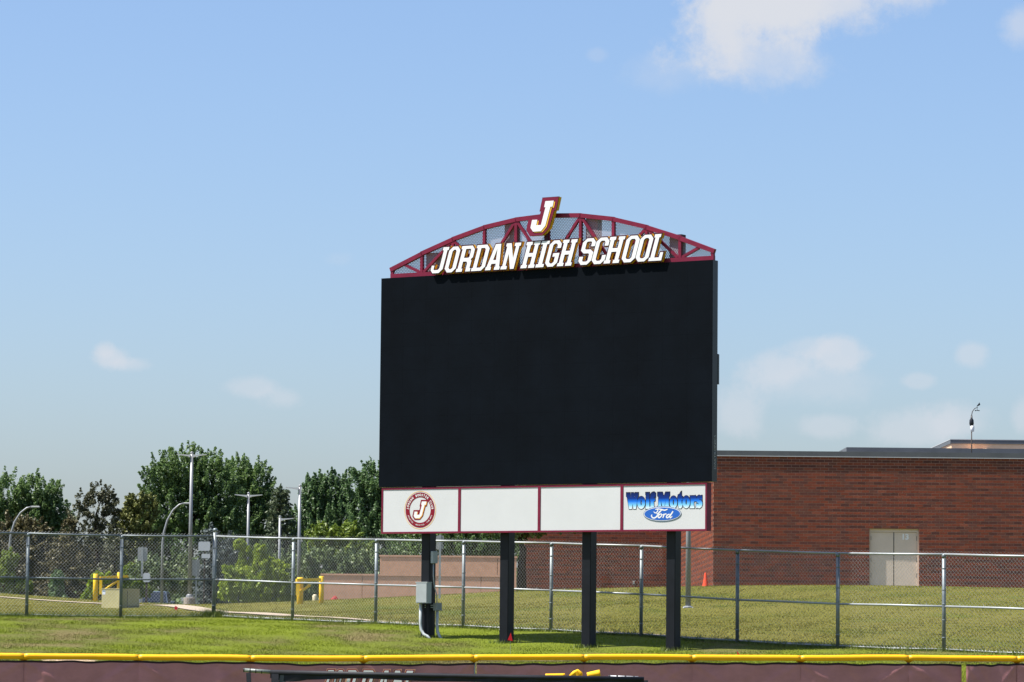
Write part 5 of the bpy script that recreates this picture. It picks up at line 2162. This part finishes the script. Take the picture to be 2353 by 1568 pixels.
def conifer(name, label, u, vtop, vbase, hw, d, leaf, group, seed=1, dens=1.0, lean=0, size=.085, gaps=0.0, low=0.04, power=.85):
    rng = np.random.default_rng(seed)
    s = d / FPX
    top = P(u, vtop, d)
    bz = P(u, vbase, d).z
    base = Vector((top.x, d, bz))
    H = top.z - bz
    W_ = hw * s
    root = empty(name, base, 0, label, 'tree', group)
    C_, A_, L_, R_ = [], [], [], []
    tiers = max(8, int(H / .34 * dens))
    for i in range(tiers):
        f = low + (1 - low) * i / tiers
        r = W_ * (1 - f) ** power + .05
        nb = max(4, int((5 + 7 * (1 - f)) * dens))
        for k in range(nb):
            if rng.random() < gaps:
                continue
            an = 2 * math.pi * (k + rng.random()) / nb
            rl = r * rng.uniform(.62, 1.12)
            m_ = max(2, int(rl / .30))
            for j in range(m_):
                g = (j + .4) / m_
                z = H * f + rng.uniform(-.1, .1) - .22 * rl * g + .16 * rl * g * g
                C_.append((rl * g * math.cos(an), rl * g * math.sin(an), z))
                ax = np.array([math.cos(an), math.sin(an), -.12 + .35 * g])
                A_.append(ax / np.linalg.norm(ax))
                L_.append(.42 * rng.uniform(.7, 1.2))
                R_.append(.16)
    for k in range(6):
        C_.append((0, 0, H * (.93 + .01 * k)))
        A_.append((0, 0, 1.0))
        L_.append(.3)
        R_.append(.08)
    V, F = leaf_cards(np.array(C_), np.array(A_), np.array(L_), np.array(R_), 24, size * 1.25, rng, .42, .12, .3)
    me = np_mesh('crown', V, F, 4)
    link_mesh('crown', me, LEAF[leaf], root)
    trunk_mesh((0, 0, 0), (0, 0, H * .97), .045 * H * .35 + .05, [], 'trunk', root)
    return root


GT = 'trees beyond the parking lot'
broadleaf('broadleaf_tree', 'dark green leafy tree at the far left edge behind the first curved street lamp', 226,
          [(20, 1150, 60, 52), (88, 1150, 48, 52), (60, 1205, 70, 60), (10, 1230, 60, 70), (120, 1195, 42, 50), (-50, 1180, 60, 70), (140, 1240, 34, 60), (90, 1280, 70, 60)], 'maple', GT, seed=21)
broadleaf('conifer_tree', 'broad brownish conifer low at the far left below the dark green leafy tree', 206,
          [(30, 1218, 44, 30), (75, 1232, 46, 34), (-10, 1240, 50, 40), (50, 1262, 80, 40), (20, 1310, 90, 50), (95, 1275, 40, 40)], 'brown', GT, seed=22, plume=(.5, .2), size=.075, upw=.25)
broadleaf('conifer_tree', 'tall ragged grey conifer with sky showing through, left of the olive conifer', 214,
          [(226, 1132, 24, 22), (248, 1142, 20, 18), (192, 1152, 24, 24), (260, 1166, 16, 16), (222, 1170, 34, 26), (180, 1190, 30, 26), (245, 1200, 30, 26), (205, 1222, 44, 34), (250, 1245, 44, 40), (200, 1275, 60, 50)],
          'thin', GT, trunk_u=222, seed=23, plume=(.5, .2), size=.07, upw=.35, n=80, K=40)
broadleaf('conifer_tree', 'small thin brownish conifer squeezed between the leafy tree and the ragged conifer', 211,
          [(160, 1218, 20, 34), (150, 1255, 30, 36), (165, 1290, 40, 50)], 'brown', GT, seed=33, plume=(.5, .18), size=.07, upw=.3, n=90)
broadleaf('conifer_tree', 'dense olive green conifer just left of the tallest leafy tree', 216,
          [(318, 1152, 26, 26), (296, 1172, 26, 28), (338, 1172, 24, 34), (310, 1205, 44, 36), (285, 1235, 40, 36), (330, 1245, 44, 40), (305, 1285, 60, 50)], 'olive', GT, seed=24, plume=(.5, .22), size=.075, upw=.4)
broadleaf('broadleaf_tree', 'tallest and widest dark green leafy tree, behind the tallest lamp post', 222,
          [(420, 1098, 66, 62), (470, 1105, 56, 62), (372, 1120, 44, 66), (500, 1150, 56, 80), (400, 1180, 74, 70), (460, 1200, 74, 70), (360, 1220, 50, 70), (520, 1230, 60, 70), (420, 1270, 90, 60)],
          'maple', GT, seed=25, r0=.24)
broadleaf('broadleaf_tree', 'dark green leafy tree with a sloping right side, behind the slim two headed lamp post', 228,
          [(548, 1112, 38, 50), (585, 1128, 40, 58), (612, 1160, 24, 44), (560, 1180, 56, 66), (600, 1215, 40, 60), (545, 1250, 60, 60), (600, 1275, 50, 50)], 'maple', GT, seed=26)
conifer('conifer_tree', 'dark pointed spruce standing between the two masses of leafy trees', 645, 1118, 1400, 74, 212, 'spruce', GT, 27, 1.35, power=.7)
broadleaf('broadleaf_tree', 'row of upright poplar like crowns left of the scoreboard, first in front of the sky', 232,
          [(690, 1215, 30, 50), (712, 1165, 22, 66), (738, 1150, 20, 60), (762, 1148, 20, 62), (786, 1150, 18, 60), (735, 1215, 50, 60), (780, 1220, 48, 60), (740, 1270, 66, 55), (800, 1275, 60, 55)], 'poplar', GT, seed=28, upw=1.8, plume=(1.15, .24))
broadleaf('broadleaf_tree', 'dark leafy tree partly hidden behind the left edge of the black screen', 224,
          [(822, 1130, 28, 54), (862, 1130, 38, 56), (900, 1140, 50, 60), (840, 1190, 40, 60), (880, 1210, 60, 60), (850, 1260, 60, 55), (930, 1230, 70, 80)], 'poplar', GT, seed=29, upw=1.4)
broadleaf('broadleaf_tree', 'dark leafy tree seen only below the second white sponsor panel', 205,
          [(1010, 1225, 80, 50), (1100, 1215, 80, 60), (1180, 1215, 60, 60), (1060, 1262, 100, 40), (1150, 1275, 70, 45), (960, 1270, 80, 45)], 'maple', GT, seed=30)
broadleaf('broadleaf_tree', 'rounded yellowish green tree before the poplar like crowns', 206,
          [(752, 1235, 34, 30), (792, 1238, 34, 30), (735, 1262, 36, 34), (790, 1275, 50, 36), (830, 1275, 34, 30)], 'fresh', GT, seed=31, plume=(.6, .3), size=.09)
broadleaf('dark_shrub', 'dull green bush behind the right yellow barrier gate and the tan wall', 192,
          [(725, 1310, 50, 46), (790, 1310, 55, 44), (850, 1315, 50, 46), (760, 1355, 80, 40), (690, 1350, 34, 40), (900, 1320, 60, 50)], 'bush', 'shrubs and bushes by the parking lot', seed=32, plume=(.6, .28), size=.085)
broadleaf('dark_shrub', 'dark bush mass below the tallest tree, behind the parked car', 200,
          [(345, 1330, 50, 50), (410, 1335, 55, 55), (470, 1330, 50, 55), (540, 1320, 60, 55), (610, 1320, 55, 55), (660, 1325, 46, 55)], 'bush', 'shrubs and bushes by the parking lot', seed=34, plume=(.6, .28), size=.09)
conifer('conifer_tree', 'wide brown green conifer skirt behind the left fence bay, below the ragged conifer', 150, 1225, 1410, 85, 204, 'brown', GT, 35, 1.0, power=.6)
conifer('conifer_tree', 'dull conifer behind the left yellow barrier gate', 268, 1228, 1410, 66, 203, 'thin', GT, 36, 1.0, power=.6)
conifer('conifer_tree', 'grey blue spruce behind the fence corner post', 486, 1208, 1408, 40, 185, 'blue', GT, 37, 1.15, power=.6, low=.01)
conifer('conifer_tree', 'second grey blue spruce just right of the fence corner, behind the lime shrub', 528, 1228, 1405, 36, 190, 'blue', GT, 38, 1.0, power=.6)
broadleaf('lime_shrub', 'large lime green shrub crossed by the slim lamp posts', 176,
          [(540, 1335, 32, 40), (522, 1365, 22, 30), (600, 1318, 36, 42), (640, 1330, 30, 44), (575, 1360, 44, 34), (625, 1368, 44, 30), (660, 1362, 24, 32), (598, 1272, 14, 26)],
          'lime', 'shrubs and bushes by the parking lot', seed=39, plume=(.42, .22), size=.075, n=150, r0=.06)
broadleaf('lime_sapling_tree', 'thin lime leaved sapling poking above the fence top beside the slim lamp post', 179,
          [(552, 1252, 12, 16), (566, 1272, 14, 18), (590, 1282, 16, 20), (556, 1296, 14, 18)], 'lime', GT, seed=40, plume=(.32, .16), size=.075, n=150, r0=.04)
broadleaf('sapling_tree', 'small fresh green sapling at the far left beside the first street lamp', 172,
          [(22, 1290, 20, 26), (12, 1325, 24, 26), (32, 1345, 18, 26), (60, 1350, 14, 14)], 'fresh', GT, seed=41, plume=(.40, .18), size=.07, n=130, r0=.04)
broadleaf('lime_shrub', 'small lime shrub left of the left yellow barrier gate', 160,
          [(212, 1360, 14, 22), (222, 1336, 14, 22), (240, 1328, 16, 14), (200, 1372, 12, 14)], 'lime', 'shrubs and bushes by the parking lot', seed=42, plume=(.32, .16), size=.065, n=160, r0=.035)
broadleaf('lime_shrub', 'yellow green shrub right of the left yellow barrier gate', 166,
          [(300, 1322, 16, 30), (310, 1350, 22, 26), (285, 1345, 14, 24), (334, 1358, 16, 20)], 'fresh', 'shrubs and bushes by the parking lot', seed=43, plume=(.34, .17), size=.065, n=150, r0=.035)
broadleaf('grey_green_shrub', 'grey green bush in the middle of the left fence bay', 175,
          [(132, 1335, 17, 22), (126, 1362, 18, 22), (140, 1380, 20, 18)], 'grey', 'shrubs and bushes by the parking lot', seed=44, plume=(.34, .18), size=.065, n=150, r0=.035)
# tree close to the school: bare trunk below the scoreboard, crown behind it
broadleaf('broadleaf_tree', 'dark tree whose bare trunk stands left of the recessed brick wall', 148,
          [(1190, 1165, 70, 55), (1135, 1190, 50, 45), (1250, 1185, 55, 50), (1205, 1215, 60, 30), (1330, 1200, 50, 38)], 'bush', GT, base_v=1362, trunk_u=1199, seed=45, plume=(.5, .24), size=.075, r0=.20)
broadleaf('dark_shrub', 'dull brown green thicket filling the dark background of the left fence bay', 222,
          [(-30, 1300, 60, 60), (60, 1310, 60, 60), (150, 1300, 60, 65), (240, 1300, 60, 65), (310, 1300, 50, 65), (100, 1350, 80, 40), (260, 1350, 80, 40)], 'brown', 'shrubs and bushes by the parking lot', seed=51, plume=(.6, .3), size=.10)
# low woods far off
rng = np.random.default_rng(77)
k = 900
cx = rng.uniform(-140, 40, k)
cy = rng.uniform(300, 340, k)
cz = 2 + 4.2 * rng.random(k) ** .8
V, F = leaf_cards(np.stack([cx, cy, cz], 1), np.tile(np.array([[0, 0, 1.0]]), (k, 1)), np.full(k, 1.6), np.full(k, 1.5), 30, .42, rng)
me = np_mesh('far_woods', V, F, 4)
tag(link_mesh('far_woods', me, LEAF['bush']), 'low dark woods far behind the parking lot', None, None, 'stuff')
far = bpy.data.objects['far_woods']


# ------------------------------------------------------------------ grass blades
def blades(name, x, y, h, w, rng, dryv, m, lean=.5):
    n = len(x)
    z = ground(x, y) - .006
    an = rng.uniform(0, 2 * math.pi, n)
    dx, dy = np.cos(an) * w * .5, np.sin(an) * w * .5
    lx, ly = rng.normal(size=n) * h * lean, rng.normal(size=n) * h * lean
    V = np.stack([np.stack([x - dx, y - dy, z], 1), np.stack([x + dx, y + dy, z], 1), np.stack([x + lx, y + ly, z + h], 1)], 1).reshape(-1, 3)
    F = np.arange(3 * n).reshape(-1, 3)
    me = np_mesh(name, V, F, 3)
    a = me.attributes.new('dry', 'FLOAT', 'POINT')
    a.data.foreach_set('value', np.repeat(dryv, 3).astype(np.float32))
    return tag(link_mesh(name, me, m), kind='stuff')


rng = np.random.default_rng(5)
N = 430000
yy = 58 + 24 * rng.random(N) ** 1.15
xx = rng.uniform(-1, 1, N) * (yy * .155 + .5)
fy = np.interp(xx, [p.x for p in opts], [p.y for p in opts])
ok = (yy > fy + .35) & (behind_fence(xx, yy) < .1)
xx, yy = xx[ok], yy[ok]
blades('lawn_grass', xx, yy, rng.uniform(.012, .036, len(xx)), rng.uniform(.007, .014, len(xx)), rng, np.clip((behind_fence(xx, yy) + .15) / .6, 0, 1), M_BLADE)
N = 460000
yy = 66 + 104 * rng.random(N) ** 1.3
xx = rng.uniform(-1, 1, N) * (yy * .155 + .5)
ok = behind_fence(xx, yy) > .05
pp = np.array([tuple(P(u, v, d))[:2] for u, v, d in PATH_PX])
for i in range(len(pp) - 1):          # none on the path
    a_, b_ = pp[i], pp[i + 1]
    t = np.clip(((xx - a_[0]) * (b_[0] - a_[0]) + (yy - a_[1]) * (b_[1] - a_[1])) / ((b_ - a_) ** 2).sum(), 0, 1)
    ok &= np.hypot(xx - a_[0] - t * (b_[0] - a_[0]), yy - a_[1] - t * (b_[1] - a_[1])) > .66
ok &= ~((yy > SBD - .3) & (xx > c0.x))
xx, yy = xx[ok], yy[ok]
blades('berm_grass', xx, yy, rng.uniform(.015, .042, len(xx)), rng.uniform(.012, .022, len(xx)), rng, np.ones(len(xx)), M_BLADE, .9)
# taller growth the mower misses, along the fence and round the posts
M_TALL = leaf_mat('tall_fence_grass', (.085, .13, .016), (.20, .23, .05), 1.6, .3)
xs_, ys_, hs_ = [], [], []
for i in range(len(fpts) - 1):
    a_, b_ = fpts[i], fpts[i + 1]
    m_ = 2600 if i >= 4 else 3000
    t = rng.random(m_)
    sp = .10 if i >= 4 else .30
    off = rng.normal(size=m_) * sp + (.06 if i >= 4 else .30)
    xs_.append(a_[0] + (b_[0] - a_[0]) * t + rng.normal(size=m_) * .05)
    ys_.append(a_[1] + (b_[1] - a_[1]) * t + off)
    clump = .55 + .45 * np.sin(t * 23 + i * 2.1) * np.sin(t * 61 + i)
    hs_.append(rng.uniform(.04, .17, m_) * clump)
for q in [fpts[4]] * 3 + [(B0 + udir * (p[0] + .1) + vdir * (PV + .12))[:2] for p in posts]:
    m_ = 420
    an = rng.uniform(0, 6.28, m_)
    r_ = .10 + np.abs(rng.normal(size=m_)) * .14
    xs_.append(q[0] + np.cos(an) * r_)
    ys_.append(q[1] + np.sin(an) * r_)
    hs_.append(rng.uniform(.03, .15, m_) * (1.6 if abs(q[0] - fpts[4][0]) < .01 else .7))
xs_, ys_, hs_ = np.concatenate(xs_), np.concatenate(ys_), np.concatenate(hs_)
blades('tall_grass', xs_, ys_, np.maximum(hs_, .03), rng.uniform(.010, .022, len(xs_)), rng, np.zeros(len(xs_)), M_TALL, .35)
# two bare spots in the turf
for (u, v, d, ru, rv) in ((162, 1491.5, 60.8, .55, .55), (965, 1482, 64.0, .5, .6)):
    c_ = P(u, v, d)
    n = 26
    rr = random.Random(int(u))
    vs = [(c_.x, c_.y, gz(c_.x, c_.y) + .012)]
    for k in range(n):
        an = 2 * math.pi * k / n
        f = rr.uniform(.6, 1.1)
        x, y = c_.x + ru * f * math.cos(an), c_.y + rv * f * math.sin(an)
        vs.append((x, y, gz(x, y) + .010))
    tag(MB().add(vs, [(0, 1 + k, 1 + (k + 1) % n) for k in range(n)]).build('bare_soil', mat('dry_soil', (.40, .30, .20), .95, 0, .1, var=.35, scale=14)), kind='structure')
